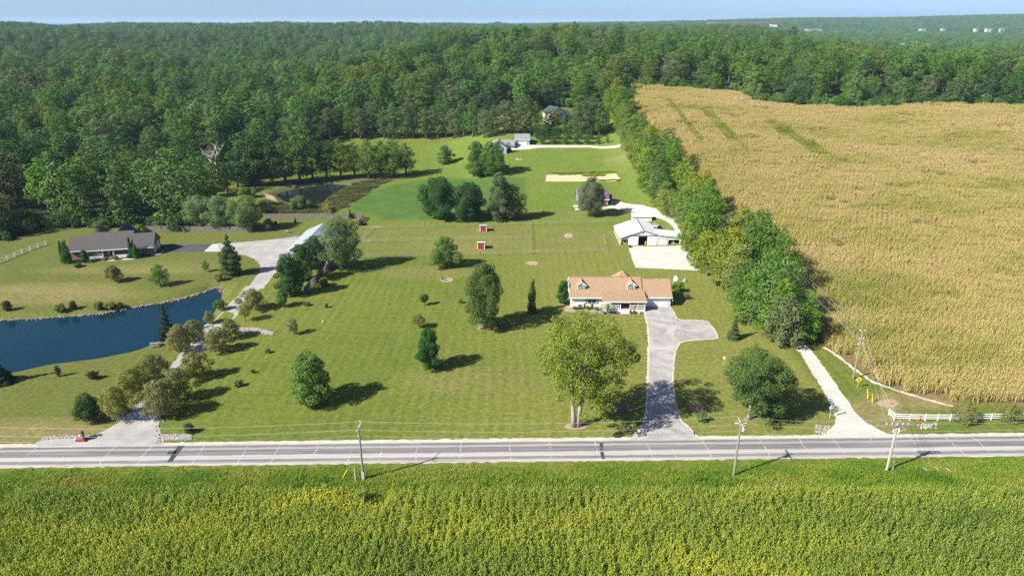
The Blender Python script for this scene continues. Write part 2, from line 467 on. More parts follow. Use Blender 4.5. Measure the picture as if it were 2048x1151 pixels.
def woods(x, y):
    x = np.asarray(x, float); y = np.asarray(y, float)
    wob = 5 * np.sin(x / 13.0) + 3 * np.sin(x / 5.1 + 1)
    left = (x < -104 + 5 * np.sin(y / 17.0)) & (y > 211 + wob * 0.4)
    left &= ~((np.hypot((x + 158) / 24, (y - 305) / 13) < 1) | (np.hypot((x + 118) / 22, (y - 312) / 15) < 1) | ((y > 312) & (y < 330) & (x > -135)))
    c1, s1 = -0.486, 0.874
    for hx, hy, rx, ry in ((-139, 268, 9, 52), (-108, 252, 9.5, 46)):     # gaps through which the back meadow shows
        dx, dy = x - hx, y - hy
        left &= ~(np.hypot((dx * s1 - dy * c1) / rx, (dx * c1 + dy * s1) / ry) < 1)
    left |= (x < -152) & (y > 196 + wob * 0.3) & (y < 300)
    edge = np.where(x < -40, 372, lerp(372, 374, sm((x + 40) / 50))) + wob
    main = (y > edge) & (x < 64)
    right = (x >= 64) & (y > np.interp(x, ftx, fty) + 2) & ~((x < ftx[0] + 4) & (y < fty[0]))
    w = left | main | right
    hole = (np.hypot((x - 24) / 14, (y - 372) / 18) < 1)
    for hx, hy, rx, ry in VALLEY: hole |= np.hypot((x - hx) / rx, (y - hy) / ry) < 1
    return w & ~hole & (np.hypot(x, y) < 9000)

VALLEY = []
FAR = {}
for key, px, py, ww, rx, ry in [('a', 1848, 97, 66, 95, 70), ('b', 1997, 106, 40, 80, 70), ('c', 1990, 99, 20, 40, 50), ('d', 1815, 99, 14, 40, 60)]:
    d_ = ray(px, py); q = np.array([d_[0] / d_[1] * 1500.0, 1500.0, 0.0]); q[2] = float(hbase(q[0], q[1])); FAR[key] = (q, ww * mpp(q)); VALLEY.append((q[0] * (1 - 190 / q[1]), q[1] - 190, max(26, ww * mpp(q) * 0.55), 235))

# ------------------------------------------------------------------ ground: one sheet to the horizon
def axis(lo, hi, fine, lo_far, hi_far, grow=1.16, mid=None):
    a = list(np.arange(lo, hi + 0.01, fine))
    s = fine; v = hi
    while v < hi_far: s = min(s * grow, 2500); v += s; a.append(v)
    s = fine; v = lo
    while v > lo_far: s = min(s * grow, 2500); v -= s; a.insert(0, v)
    return np.array(a)

xs = axis(-170, 150, 1.6, -40000, 40000)
ys = np.concatenate([axis(55, 420, 1.6, -400, 430, 1.16)])
v = ys[-1]; s_ = 2.5; ext = []
while v < 45000:
    s_ = min(s_ * 1.035, 2500); v += s_; ext.append(v)
ys = np.concatenate([ys, np.array(ext)])
GX, GY = np.meshgrid(xs, ys)
gx, gy = GX.ravel(), GY.ravel()
gz = hfull(gx, gy)
near = (np.abs(gx) < 170) & (gy < 430)
gz = gz + np.where(near & (gz > -0.3), 0.0, 0.0)
nx, ny = len(xs), len(ys)
ii = (np.arange(ny - 1)[:, None] * nx + np.arange(nx - 1)[None, :]).ravel()
gf = np.stack([ii, ii + 1, ii + nx + 1, ii + nx], 1)

def ground_material():
    t = NT('ground'); p = t.pos(); x, y, z = t.sep(p)
    n1 = t.maprange(t.noise(p, 0.018, 4), 0.32, 0.68)
    n2 = t.maprange(t.noise(p, 0.16, 6, 0.68), 0.34, 0.66)
    n3 = t.noise(p, 1.3, 5, 0.72)
    n4 = t.maprange(t.noise(t.scale(p, (1.0, 0.35, 1)), 0.45, 4, 0.65), 0.3, 0.7)
    col = t.mix(n1, (0.078, 0.124, 0.018), (0.152, 0.168, 0.034))
    col = t.mix(t.math('MULTIPLY', n2, 0.55), col, (0.078, 0.128, 0.020))
    col = t.mix(t.math('MULTIPLY', n4, 0.35), col, (0.205, 0.188, 0.054))
    # the mower's passes, up and down and across
    wx = t.math('ADD', x, t.math('MULTIPLY', t.noise(p, 0.05, 2), 2.0))
    s1 = t.math('SINE', t.math('MULTIPLY', wx, 2 * math.pi / 2.1))
    s2 = t.math('SINE', t.math('MULTIPLY', t.math('ADD', y, t.math('MULTIPLY', x, 0.02)), 2 * math.pi / 2.6))
    where = t.maprange(t.noise(p, 0.016, 2), 0.40, 0.60)
    st = t.math('ADD', t.math('MULTIPLY', s1, t.math('ADD', 0.55, where)), t.math('MULTIPLY', s2, t.math('SUBTRACT', 0.55, where)))
    fac = t.math('ADD', 1.0, t.math('MULTIPLY', st, 0.062))
    fac = t.math('MULTIPLY', fac, t.maprange(n3, 0.28, 0.72, 0.60, 1.40))
    hs = t.new('ShaderNodeHueSaturation'); t.l(col, hs.inputs['Color']); t.l(fac, hs.inputs['Value'])
    lawn = hs.outputs[0]
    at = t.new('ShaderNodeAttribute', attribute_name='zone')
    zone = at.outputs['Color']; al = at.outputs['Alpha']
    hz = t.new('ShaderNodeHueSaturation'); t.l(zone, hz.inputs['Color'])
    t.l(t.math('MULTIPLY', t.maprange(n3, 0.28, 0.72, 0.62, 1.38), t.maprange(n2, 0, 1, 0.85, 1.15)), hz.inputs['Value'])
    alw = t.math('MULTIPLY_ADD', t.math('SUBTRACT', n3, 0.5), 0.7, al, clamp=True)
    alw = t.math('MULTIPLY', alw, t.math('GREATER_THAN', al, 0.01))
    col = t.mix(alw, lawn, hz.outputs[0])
    t.bump(n3, 0.5, 0.12)
    return t.fin(col, 0.9, 0.02)
M['ground'] = ground_material()
gme = np_mesh('ground', np.stack([gx, gy, gz], 1), gf, M['ground'], smooth=True)

Z = np.zeros((len(gx), 4), np.float32)
def paint(mask, col, a=1.0):
    m = np.asarray(mask, float)[:, None]
    k = np.clip(m * a, 0, 1)
    Z[:, :3] = np.where(k > 0, Z[:, :3] * (1 - k) + np.array(col) * k if False else np.where(Z[:, 3:4] > 0, Z[:, :3] * (1 - k) + np.array(col) * k, np.array(col)), Z[:, :3])
    Z[:, 3:4] = np.maximum(Z[:, 3:4], k)
def soft(poly, w):
    sd = edge_dist(poly, gx, gy) * np.where(inside(poly, gx, gy), 1, -1)
    return sm((sd + w) / (2 * w))
def blob(cx, cy, rx, ry, ang=0.0):
    c, s = math.cos(ang), math.sin(ang); dx, dy = gx - cx, gy - cy
    q = np.hypot((dx * c + dy * s) / rx, (-dx * s + dy * c) / ry)
    return sm((1.35 - q) / 0.7)
sel = (np.abs(gx) < 600) & (gy < 1200)
paint(sm((-62 - gx) / 10) * (gy > 92) * (gy < 235) * (gx > -400), (0.105, 0.110, 0.036), 0.55)
for (px, py, rx, ry, a) in [(60, 590, 26, 6, 0.8), (330, 535, 14, 5, 0.45), (120, 575, 16, 4, 0.7), (60, 860, 14, 3.5, 0.8), (230, 540, 22, 3, 0.6), (1270, 310, 10, 7, 0.9),
                            (860, 545, 14, 5, 0.35), (930, 760, 12, 5, 0.3), (1330, 700, 2.2, 9, 0.4), (960, 490, 16, 8, 0.35), (1150, 480, 12, 8, 0.35), (1740, 830, 8, 5, 0.7), (1830, 800, 9, 3, 0.8)]:
    q = g(px, py); paint(blob(q[0], q[1], rx, ry), (0.225, 0.185, 0.082), a)
paint(soft(P([(720, 459), (1062, 450), (1062, 505), (725, 512)]), 1.0), (0.165, 0.160, 0.055), 0.5)
far_lawn = sm((gy - 212) / 12) * sm((gx + 60) / 25) * (gx < 56) * (gy < 350)
paint(far_lawn, (0.125, 0.190, 0.034), 0.55)
paint(soft(BEANS, 2.2), (0.070, 0.132, 0.030), 0.95)
paint(sm((gx + 25) / 50) * (gy > 92) * (gy < 235) * (gx < 56), (0.215, 0.205, 0.058), 0.42)
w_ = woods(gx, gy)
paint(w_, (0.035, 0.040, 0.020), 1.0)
meadow = P([(520, 395), (560, 372), (640, 358), (720, 352), (800, 350), (740, 380), (690, 415), (660, 430), (560, 428), (520, 425)])
paint(soft(meadow, 2.0), (0.105, 0.115, 0.050), 0.9)
paint(soft(FIELD, 0.8), (0.200, 0.140, 0.075), 1.0)
farm = sm((np.hypot(gx, gy) - 5200) / 1500)
paint(farm, (0.055, 0.075, 0.040), 1.0)
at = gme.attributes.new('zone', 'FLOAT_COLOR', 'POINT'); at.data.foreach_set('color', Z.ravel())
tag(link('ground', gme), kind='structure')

# ------------------------------------------------------------------ sheets laid on the ground
def jitter(poly, step, amp, seed):
    rg = random.Random(seed); out = []
    n = len(poly)
    for i in range(n):
        a = Vector(poly[i]); b = Vector(poly[(i + 1) % n]); L = (b - a).length
        k = max(1, int(L / step))
        nrm = Vector((-(b - a).y, (b - a).x)).normalized()
        for j in range(k):
            t = j / k
            out.append(tuple(a.lerp(b, t) + nrm * rg.uniform(-amp, amp)))
    return out

def smooth_poly(poly, it=2):
    for _ in range(it):
        out = []
        for i in range(len(poly)):
            a, b = poly[i], poly[(i + 1) % len(poly)]
            out += [(a[0] * .75 + b[0] * .25, a[1] * .75 + b[1] * .25), (a[0] * .25 + b[0] * .75, a[1] * .25 + b[1] * .75)]
        poly = out
    return poly

def sheet(name, poly, off, mat, step=0.8, amp=0.12, cell=None, seed=1, z=None, parent=None, soften=0):
    if soften: poly = smooth_poly(poly, soften)
    pts = jitter(poly, step, amp, seed); n = len(pts)
    edges = [(i, (i + 1) % n) for i in range(n)]
    ptsv = [Vector(p) for p in pts]
    if cell:
        X = np.array(pts); a = X.min(0); b = X.max(0)
        qx, qy = np.meshgrid(np.arange(a[0], b[0], cell), np.arange(a[1], b[1], cell))
        qx, qy = qx.ravel(), qy.ravel()
        ok = inside(pts, qx, qy) & (edge_dist(pts, qx, qy) > cell * 0.35)
        ptsv += [Vector((float(u), float(w))) for u, w in zip(qx[ok], qy[ok])]
    vs, es, fs, *_ = delaunay_2d_cdt(ptsv, edges, [list(range(n))], 1, 1e-5)
    V = np.array([(q.x, q.y) for q in vs])
    zz = np.full(len(V), z) if z is not None else hfull(V[:, 0], V[:, 1]) + off
    me = bpy.data.meshes.new(name)
    me.from_pydata([(x, y, w) for (x, y), w in zip(V.tolist(), zz.tolist())], [], [tuple(f) for f in fs])
    bm = bmesh.new(); bm.from_mesh(me)
    for f in bm.faces:
        if f.normal.z < 0: f.normal_flip()
    bm.to_mesh(me); bm.free()
    me.materials.append(mat)
    return link(name, me, parent)

def ribbon(pts, width, step=1.5):
    """outline polygon of a band along a centre line"""
    L, Rr = [], []
    for i, p in enumerate(pts):
        a = Vector(pts[max(i - 1, 0)]); b = Vector(pts[min(i + 1, len(pts) - 1)])
        d = (b - a).normalized(); nrm = Vector((-d.y, d.x)); w = width[i] if hasattr(width, '__len__') else width
        L.append(tuple(Vector(p) + nrm * w / 2)); Rr.append(tuple(Vector(p) - nrm * w / 2))
    return L + Rr[::-1]

def gravel(name, c1, c2, scale=0.25, fine=3.5, dist=0.6):
    t = NT(name); p = t.pos()
    f = t.maprange(t.noise(p, scale, 5, 0.6, dist), 0.3, 0.7)
    col = t.mix(f, c1, c2)
    f2 = t.noise(p, fine, 4, 0.75)
    hs = t.new('ShaderNodeHueSaturation'); t.l(col, hs.inputs['Color']); t.l(t.maprange(f2, 0.25, 0.75, 0.72, 1.28), hs.inputs['Value'])
    t.bump(f2, 0.5, 0.05)
    return t.fin(hs.outputs[0], 0.95, 0.1)
M['gravel_white'] = gravel('gravel_white', (0.43, 0.39, 0.335), (0.58, 0.54, 0.48), 0.35, 2.5)
M['gravel_grey'] = gravel('gravel_grey', (0.27, 0.258, 0.245), (0.40, 0.385, 0.365))
M['chip_grey'] = gravel('chip_grey', (0.24, 0.23, 0.22), (0.43, 0.41, 0.385), 0.25, dist=1.3)
M['shoulder'] = gravel('shoulder', (0.42, 0.36, 0.28), (0.56, 0.51, 0.44), 0.5)
M['concrete'] = gravel('concrete', (0.38, 0.37, 0.35), (0.48, 0.465, 0.44), 0.2, 2.0)
M['asphalt_pad'] = gravel('asphalt_pad', (0.060, 0.066, 0.078), (0.085, 0.09, 0.10), 0.3)
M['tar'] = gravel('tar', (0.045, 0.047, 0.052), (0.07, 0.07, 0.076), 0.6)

# the county road, with pale worn bands and dark wheel tracks along it
ra = g(0, 893); rb = g(2048, 870); na = g(0, 932.5); nb = g(2048, 910)
RANG = math.atan2(rb[1] - ra[1], rb[0] - ra[0])
ca, sa = math.cos(RANG), math.sin(RANG)
rc = (ra + rb + na + nb) / 4
ROADW = abs(-(ra[0] - na[0]) * sa + (ra[1] - na[1]) * ca) * 0.5 + abs(-(rb[0] - nb[0]) * sa + (rb[1] - nb[1]) * ca) * 0.5
def road_pt(u, w): return (rc[0] + u * ca - w * sa, rc[1] + u * sa + w * ca)
def road_material():
    t = NT('road_surface'); v = t.obj(); x, y, z = t.sep(v)
    wob = t.math('MULTIPLY', t.math('SUBTRACT', t.noise(t.scale(v, (0.25, 1, 1)), 1.0, 4, 0.7), 0.5), 0.10)
    f = t.math('ADD', t.math('DIVIDE', t.math('ADD', y, ROADW / 2), ROADW), wob)
    L, D = (0.42, 0.40, 0.385), (0.135, 0.13, 0.135)
    Mi = (0.20, 0.195, 0.195)
    col = t.ramp(f, [(0.0, L), (0.05, L), (0.10, Mi), (0.20, D), (0.26, L), (0.41, L), (0.47, D), (0.70, D), (0.745, (0.33, 0.315, 0.30)), (0.80, (0.31, 0.30, 0.285)), (0.84, D), (0.93, D), (0.965, L)])
    st = t.noise(t.scale(v, (0.06, 5.0, 1)), 1.0, 5, 0.7)
    col = t.mix(t.maprange(st, 0.46, 0.72, 0.0, 0.75), col, (0.40, 0.385, 0.37))
    st2 = t.noise(t.scale(v, (0.03, 2.2, 1)), 1.0, 4, 0.6)
    col = t.mix(t.maprange(st2, 0.52, 0.75, 0.0, 0.6), col, (0.12, 0.118, 0.125))
    # pale cross cracks
    vo = t.new('ShaderNodeTexVoronoi', voronoi_dimensions='1D', feature='DISTANCE_TO_EDGE')
    xw = t.math('ADD', t.math('MULTIPLY', x, 0.16), t.math('MULTIPLY', t.noise(v, 0.6, 3), 0.16))
    t.l(xw, vo.inputs['W']); vo.inputs['Scale'].default_value = 1.0
    ck = t.maprange(vo.outputs['Distance'], 0.004, 0.016, 1.0, 0.0)
    ck = t.math('MULTIPLY', ck, t.maprange(t.noise(v, 0.9, 3), 0.42, 0.55))
    col = t.mix(t.math('MULTIPLY', ck, 0.8), col, (0.48, 0.45, 0.42))
    fine = t.noise(v, 6.0, 4, 0.8)
    hs = t.new('ShaderNodeHueSaturation'); t.l(col, hs.inputs['Color']); t.l(t.maprange(fine, 0.25, 0.75, 0.72, 1.28), hs.inputs['Value'])
    t.bump(fine, 0.4, 0.03)
    return t.fin(hs.outputs[0], 0.9, 0.15)
M['road'] = road_material()
sh_poly = [road_pt(-330, -ROADW / 2 - 0.25), road_pt(330, -ROADW / 2 - 0.25), road_pt(330, ROADW / 2 + 0.75), road_pt(-330, ROADW / 2 + 0.75)]
tag(sheet('road_shoulder', sh_poly, 0.006, M['shoulder'], 0.7, 0.16, seed=3), kind='structure')
rd = bpy.data.objects.new('road', None)
mb = MB(); n = 120
vs = [(-330 + 660 * i / n, s * ROADW / 2, 0.0) for i in range(n + 1) for s in (-1, 1)]
mb.add(vs, [(2 * i, 2 * i + 2, 2 * i + 3, 2 * i + 1) for i in range(n)])
road = mb.build('road', M['road'], loc=(rc[0], rc[1], 0.03), rz=RANG)
tag(road, kind='structure')
def road_local(px, py):
    q = g(px, py); dx, dy = q[0] - rc[0], q[1] - rc[1]
    return (dx * ca + dy * sa, -dx * sa + dy * ca)
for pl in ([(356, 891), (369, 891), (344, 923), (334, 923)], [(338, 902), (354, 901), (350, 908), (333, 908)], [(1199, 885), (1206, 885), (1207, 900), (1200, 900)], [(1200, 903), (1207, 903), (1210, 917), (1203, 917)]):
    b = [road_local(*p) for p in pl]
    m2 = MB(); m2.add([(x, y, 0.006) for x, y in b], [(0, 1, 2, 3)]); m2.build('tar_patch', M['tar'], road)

# driveways, lanes and yards
drive = P([(1287, 613), (1290, 625), (1297, 650), (1299, 690), (1298, 730), (1297, 760), (1296, 800), (1293, 832), (1286, 852), (1272, 868), (1258, 880), (1400, 878), (1385, 863),
           (1362, 843), (1353, 820), (1346, 790), (1344, 760), (1346, 720), (1350, 697), (1358, 685), (1372, 680), (1400, 678), (1434, 676), (1431, 667), (1424, 654), (1413, 642), (1390, 640), (1362, 640), (1351, 636), (1346, 624), (1341, 612)])
edge_poly = [tuple(Vector(p)) for p in drive]
ctr = np.array(drive).mean(0)
def grow(poly, d):
    out = []; n = len(poly)
    area = sum(poly[i][0] * poly[(i + 1) % n][1] - poly[(i + 1) % n][0] * poly[i][1] for i in range(n))
    sg = 1 if area > 0 else -1
    for i in range(n):
        a = Vector(poly[i - 1]); b = Vector(poly[(i + 1) % n]); t = (b - a).normalized()
        out.append(tuple(Vector(poly[i]) + Vector((t.y, -t.x)) * d * sg))
    return out
tag(sheet('driveway_edge', grow(drive, 0.35), 0.010, M['shoulder'], 0.5, 0.14, seed=5), kind='structure')
tag(sheet('driveway', drive, 0.016, M['chip_grey'], 0.6, 0.08, seed=6), kind='structure')
lane = P([(1600, 702), (1612, 725), (1625, 746), (1640, 769), (1654, 795), (1664, 815), (1671, 835), (1668, 850), (1652, 862), (1632, 876), (1790, 872), (1757, 858), (1730, 843), (1711, 825), (1698, 805), (1680, 780), (1660, 750), (1640, 722), (1622, 700)])
tag(sheet('gravel_lane', lane, 0.012, M['gravel_white'], 0.6, 0.14, seed=8), kind='structure')
lane2 = ribbon([tuple(g(1611, 702)[:2]), (57.6, 135), (57, 150), (57, 180), (56, 200), (54.5, 215), (52.5, 224)], 3.0)
tag(sheet('hedgerow_lane', lane2, 0.010, M['gravel_white'], 0.8, 0.12, cell=2, seed=9), kind='structure')
yard = P([(1256, 492), (1362, 491), (1380, 505), (1396, 520), (1402, 541), (1340, 538), (1271, 535), (1263, 515)])
tag(sheet('barn_yard', yard, 0.012, M['gravel_white'], 0.6, 0.14, seed=10), kind='structure')
nd = P([(1150, 416), (1212, 414), (1228, 400), (1240, 402), (1250, 406), (1285, 410), (1320, 420), (1343, 427), (1344, 434), (1358, 456), (1372, 478), (1358, 474), (1345, 452), (1330, 440), (1300, 431), (1262, 423), (1225, 417), (1150, 420)])
tag(sheet('neighbour_drive', nd, 0.012, M['gravel_white'], 0.7, 0.12, cell=2.5, seed=12), kind='structure')
fd = ribbon(P([(1022, 294), (1050, 294.5), (1080, 293), (1130, 293), (1180, 293), (1240, 292)]), [9, 6.5, 3.6, 3.2, 3.0, 3.0])
tag(sheet('far_drive', fd, 0.05, M['gravel_white'], 1.0, 0.1, cell=1.6, seed=13), kind='structure')
apron = P([(250, 837), (318, 837), (319, 858), (324, 870), (330, 893), (150, 893), (180, 874), (205, 862), (236, 845)])
tag(sheet('entrance_apron', apron, 0.012, M['gravel_grey'], 0.6, 0.12, seed=14), kind='structure')
ld = ribbon(P([(284, 840), (298, 808), (322, 775), (352, 742), (382, 706), (408, 682), (432, 657), (452, 635), (472, 610), (490, 592), (508, 572)]), [6.2, 4.2, 3.6, 3.6, 4.2, 4.6, 4.6, 4.2, 4.0, 4.0, 4.2])
tag(sheet('pond_drive', ld, 0.012, M['gravel_grey'], 0.6, 0.2, seed=15), kind='structure')
court = P([(436, 487), (500, 483), (560, 477), (606, 471), (587, 498), (584, 514), (568, 530), (548, 550), (526, 577), (494, 577), (505, 562), (518, 545), (521, 530), (508, 517), (490, 510), (437, 503)])
tag(sheet('gravel_court', court, 0.016, M['gravel_grey'], 0.6, 0.12, seed=16), kind='structure')
pad = P([(327, 489), (424, 488), (407, 503), (326, 504)])
tag(sheet('asphalt_pad', pad, 0.010, M['asphalt_pad'], 0.8, 0.05, seed=17), kind='structure')
pad2 = P([(424.5, 488), (437, 487), (438, 503), (407.5, 503)])
tag(sheet('concrete_pad', pad2, 0.012, M['concrete'], 0.8, 0.03, seed=18), kind='structure')
walk = ribbon(P([(214, 521), (240, 519), (270, 517), (295, 513), (318, 507), (327, 500)]), 1.1)
tag(sheet('garden_path', walk, 0.012, M['concrete'], 0.8, 0.05, seed=19), kind='structure')
margin = ribbon([(x - 0.5, y - 0.9) for x, y in FIELD_LOW[:8]], 0.7)
tag(sheet('field_margin', margin, 0.012, M['shoulder'], 0.6, 0.2, cell=2, seed=20), kind='structure')
def ell(px, py, wpx, hpx, n=20):
    return P([(px + wpx * math.cos(2 * math.pi * k / n), py + hpx * math.sin(2 * math.pi * k / n)) for k in range(n)])
for (px, py, w, h) in ((1240, 817, 28, 7.5), (1397, 817, 26, 8)):
    pts = [(px - w, py), (px - w * .8, py - h * .8), (px - w * .3, py - h), (px + w * .4, py - h * .8), (px + w * .85, py - h * .6), (px + w, py + h * .2), (px + w * .8, py + h * .8), (px, py + h), (px - w * .7, py + h * .7)]
    tag(sheet('mulch_bed', P(pts), 0.02, M['mulch'], 0.3, 0.06, seed=21), kind='structure')
for (px, py, w, h, s) in ((893, 559, 14, 5, 1), (1065, 526, 11.5, 4.5, 2), (1137, 471, 9, 5, 3), (968, 656, 14, 4, 4), (1150, 852, 22, 6, 5), (1497, 838, 9, 3, 6), (1775, 806, 22, 8, 7), (1037, 318, 7, 2.2, 8), (1410, 535, 3, 3, 9)):
    tag(sheet('bare_patch', ell(px, py, w, h), 0.012, M['bare_dirt'], 0.35, 0.14, cell=2.0, seed=30 + s), kind='structure')
bed = P([(1128, 606), (1141, 612), (1160, 616), (1200, 620), (1203, 629), (1190, 625), (1170, 620), (1145, 624), (1128, 622), (1131, 615), (1120, 604)])
tag(sheet('flower_bed', bed, 0.014, M['bare_dirt'], 0.4, 0.08, seed=41), kind='structure')
bed2 = P([(1203, 622), (1288, 620), (1288, 627), (1245, 629), (1203, 629.5)])
tag(sheet('porch_bed', bed2, 0.015, M['mulch'], 0.4, 0.06, seed=42), kind='structure')
tag(sheet('garden_patch', P([(1093, 350), (1130, 349), (1231, 347), (1243, 361), (1160, 363), (1091, 363)]), 0.05, M['straw'], 0.7, 0.15, cell=1.6, seed=43), kind='structure')
tag(sheet('track', ribbon(P([(560, 360), (590, 372)]), 2), 0.02, M['bare_dirt'], 0.7, 0.3, cell=2, seed=44), kind='structure')
tag(sheet('worn_bank', P([(528, 386), (548, 392), (556, 405), (545, 403), (530, 394)]), 0.03, M['bare_dirt'], 0.7, 0.3, cell=2, seed=45), kind='structure')

# ponds
def water(name, c, wav):
    t = NT(name); p = t.pos()
    n = t.noise(t.scale(p, (1.0, 1.8, 1)), wav, 4, 0.65)
    t.bump(n, 0.10, 0.10)
    t.p.inputs['IOR'].default_value = 1.33
    n2 = t.maprange(t.noise(p, 0.05, 3), 0.35, 0.65)
    return t.fin(t.mix(n2, c, tuple(x * 1.25 for x in c)), 0.10, 0.5)
M['water'] = water('pond_water', (0.003, 0.022, 0.036), 1.1)
M['water_dark'] = water('dark_water', (0.010, 0.013, 0.010), 0.9)
tag(sheet('pond', grow(POND, 1.4), 0, M['water'], 1.5, 0.0, z=WATER), kind='structure')
tag(sheet('dark_pond', grow(POND2, 1.4), 0, M['water_dark'], 1.5, 0.0, z=WATER), kind='structure')

# ------------------------------------------------------------------ trees
def unit(a): return a / (np.linalg.norm(a, axis=1, keepdims=True) + 1e-9)

def crown_mesh(name, seed, lobes, n, leaf, mat, up=0.3, jit=0.36, hollow=0.66, keep=0.66, aspect=0.62):
    rg = np.random.default_rng(seed)
    L = np.asarray(lobes, float); C = L[:, :3]; Rr = L[:, 3:6]
    w = (Rr[:, 0] * Rr[:, 1] + Rr[:, 0] * Rr[:, 2]); w = w / w.sum()
    m = int(n * 1.9)
    i = rg.choice(len(L), m, p=w)
    d = unit(rg.normal(size=(m, 3)))
    r = hollow + (1 - hollow) * rg.random(m) ** 0.55
    r *= 1 + 0.10 * rg.normal(size=m)
    p = C[i] + d * Rr[i] * r[:, None]
    q = np.full(m, 9.0)
    for k in range(len(L)):
        e = np.linalg.norm((p - C[k]) / Rr[k], axis=1)
        e[i == k] = 9.0
        q = np.minimum(q, e)
    ok = (q > keep) | (rg.random(m) < 0.10)
    p, d = p[ok][:n], d[ok][:n]
    m = len(p)
    nr = unit(d * 0.95 + rg.normal(size=(m, 3)) * jit + np.array([0, 0, up]))
    t = unit(np.cross(nr, rg.normal(size=(m, 3))))
    b = np.cross(nr, t)
    s = leaf * rg.uniform(0.6, 1.25, (m, 1))
    a_ = t * s * 0.5; b_ = b * s * 0.5 * aspect; fold = nr * s * 0.14
    V = np.stack([p - a_, p + b_ - fold, p + a_, p - b_ - fold], 1).reshape(-1, 3)
    F = np.arange(4 * m).reshape(-1, 4)
    return np_mesh(name, V, F, mat)

PROFILE = {
    'round': lambda t: math.sqrt(max(0.03, 1 - (2 * t - 1) ** 2)),
    'oval': lambda t: math.sqrt(max(0.02, 1 - (1.75 * (t - 0.42)) ** 2)) if t < 0.42 + 0.57 else 0.15,
    'dome': lambda t: max(0.12, (1 - t ** 2.2) ** 0.6 * (0.72 + 0.28 * min(1, t * 5))),
    'vase': lambda t: max(0.15, math.sin(min(1.0, 0.28 + t * 0.85) * math.pi * 0.72) * (1.0 if t < 0.75 else math.sqrt(max(0.05, 1 - ((t - 0.75) / 0.26) ** 2)))),
    'pine': lambda t: min(1.0, 0.7 + 1.2 * t) if t < 0.25 else max(0.06, (1 - (t - 0.25) / 0.75) ** 0.85),
    'cone': lambda t: max(0.05, 1 - t * 0.97),
    'egg': lambda t: math.sqrt(max(0.02, 1 - (1.45 * (t - 0.35)) ** 2)) if t > 0.35 else math.sqrt(max(0.02, 1 - (2.5 * (t - 0.35)) ** 2)),
}

def make_lobes(seed, shape, z0, z1, Rad, n, size=0.36, squash=0.85, lean=0.0):
    rg = random.Random(seed); pr = PROFILE[shape]; out = []
    H = z1 - z0
    ph = rg.random() * 6.28
    for k in range(n):
        t = ((k + 0.5) / n + rg.uniform(-0.06, 0.06)); t = min(0.98, max(0.02, t))
        a = k * 2.39996 + rg.uniform(-0.5, 0.5)
        rad = pr(t) * Rad * (1 + 0.16 * math.sin(a * 2 + ph) + 0.1 * math.sin(a * 3 + 2 * ph))
        s = Rad * size * rg.uniform(0.7, 1.25) * (0.55 + 0.45 * pr(t))
        s = min(s, H * 0.3)
        rr = max(0.0, rad - s * 0.75) * rg.uniform(0.68, 1.16)
        zz = z0 + H * t
        zz = min(max(zz, z0 + s * squash * 0.6), z1 - s * squash * 0.75)
        out.append((rr * math.cos(a), rr * math.sin(a), zz, s, s, s * squash))
    for t in (0.22, 0.4, 0.58, 0.74):
        s = pr(t) * Rad * 0.62
        out.append((0, 0, z0 + H * t, s, s, min(s, H * 0.25)))
    return out

def whorls(seed, z0, z1, Rad, levels, per, thin=0.16, shape='cone', droop=0.12):
    rg = random.Random(seed); out = []; H = z1 - z0
    for k in range(levels):
        t = k / (levels - 1)
        rad = Rad * PROFILE[shape](t) * rg.uniform(0.8, 1.12)
        m = max(3, int(per * (1 - 0.55 * t)))
        for j in range(m):
            a = 2 * math.pi * (j + 0.5 * (k % 2)) / m + rg.uniform(-0.35, 0.35)
            rr = rad * rg.uniform(0.45, 0.66)
            s = max(0.13 * Rad, rad * rg.uniform(0.34, 0.48))
            out.append((rr * math.cos(a), rr * math.sin(a), z0 + H * t - droop * rr + rg.uniform(-0.1, 0.1), s, s, max(0.06 * Rad, s * thin * 2.8)))
        out.append((0, 0, z0 + H * t, rad * 0.5 + 0.05 * Rad, rad * 0.5 + 0.05 * Rad, H / levels * 0.9))
    return out

def trunk_mesh(name, seed, lobes, z0, rbase, mat, limbs=6, twin=False, top=None):
    rg = random.Random(seed); mb = MB()
    zt = top or max(l[2] for l in lobes) * 0.68
    stems = [(-0.42, 0.0), (0.42, 0.1)] if twin else [(0.0, 0.0)]
    for sx, sy in stems:
        pts = []; rad = []
        for k in range(6):
            t = k / 5
            pts.append((sx * (0.8 + 2.2 * t) + rg.uniform(-.12, .12) * t, sy + rg.uniform(-.12, .12) * t, -0.15 + zt * t))
            rad.append(rbase * (1.25 if k == 0 else 1.0) * (1 - 0.85 * t) + 0.02)
        mb.tube(pts, rad, 8)
        big = sorted(lobes[:-4] if len(lobes) > 6 else lobes, key=lambda l: -l[3])[:limbs]
        for l in big:
            b = z0 * 0.75 + (l[2] - z0) * 0.25
            b = max(z0 * 0.6, b)
            tt = min(1, b / zt)
            s0 = Vector((sx * (0.8 + 2.2 * tt), sy, b)); e = Vector(l[:3]); m_ = s0.lerp(e, 0.5) + Vector((0, 0, 0.06 * (e - s0).length))
            r0 = rbase * 0.45
            mb.tube([s0, m_, e], [r0, r0 * 0.6, r0 * 0.22], 5)
    return mb.mesh(name, mat, True)

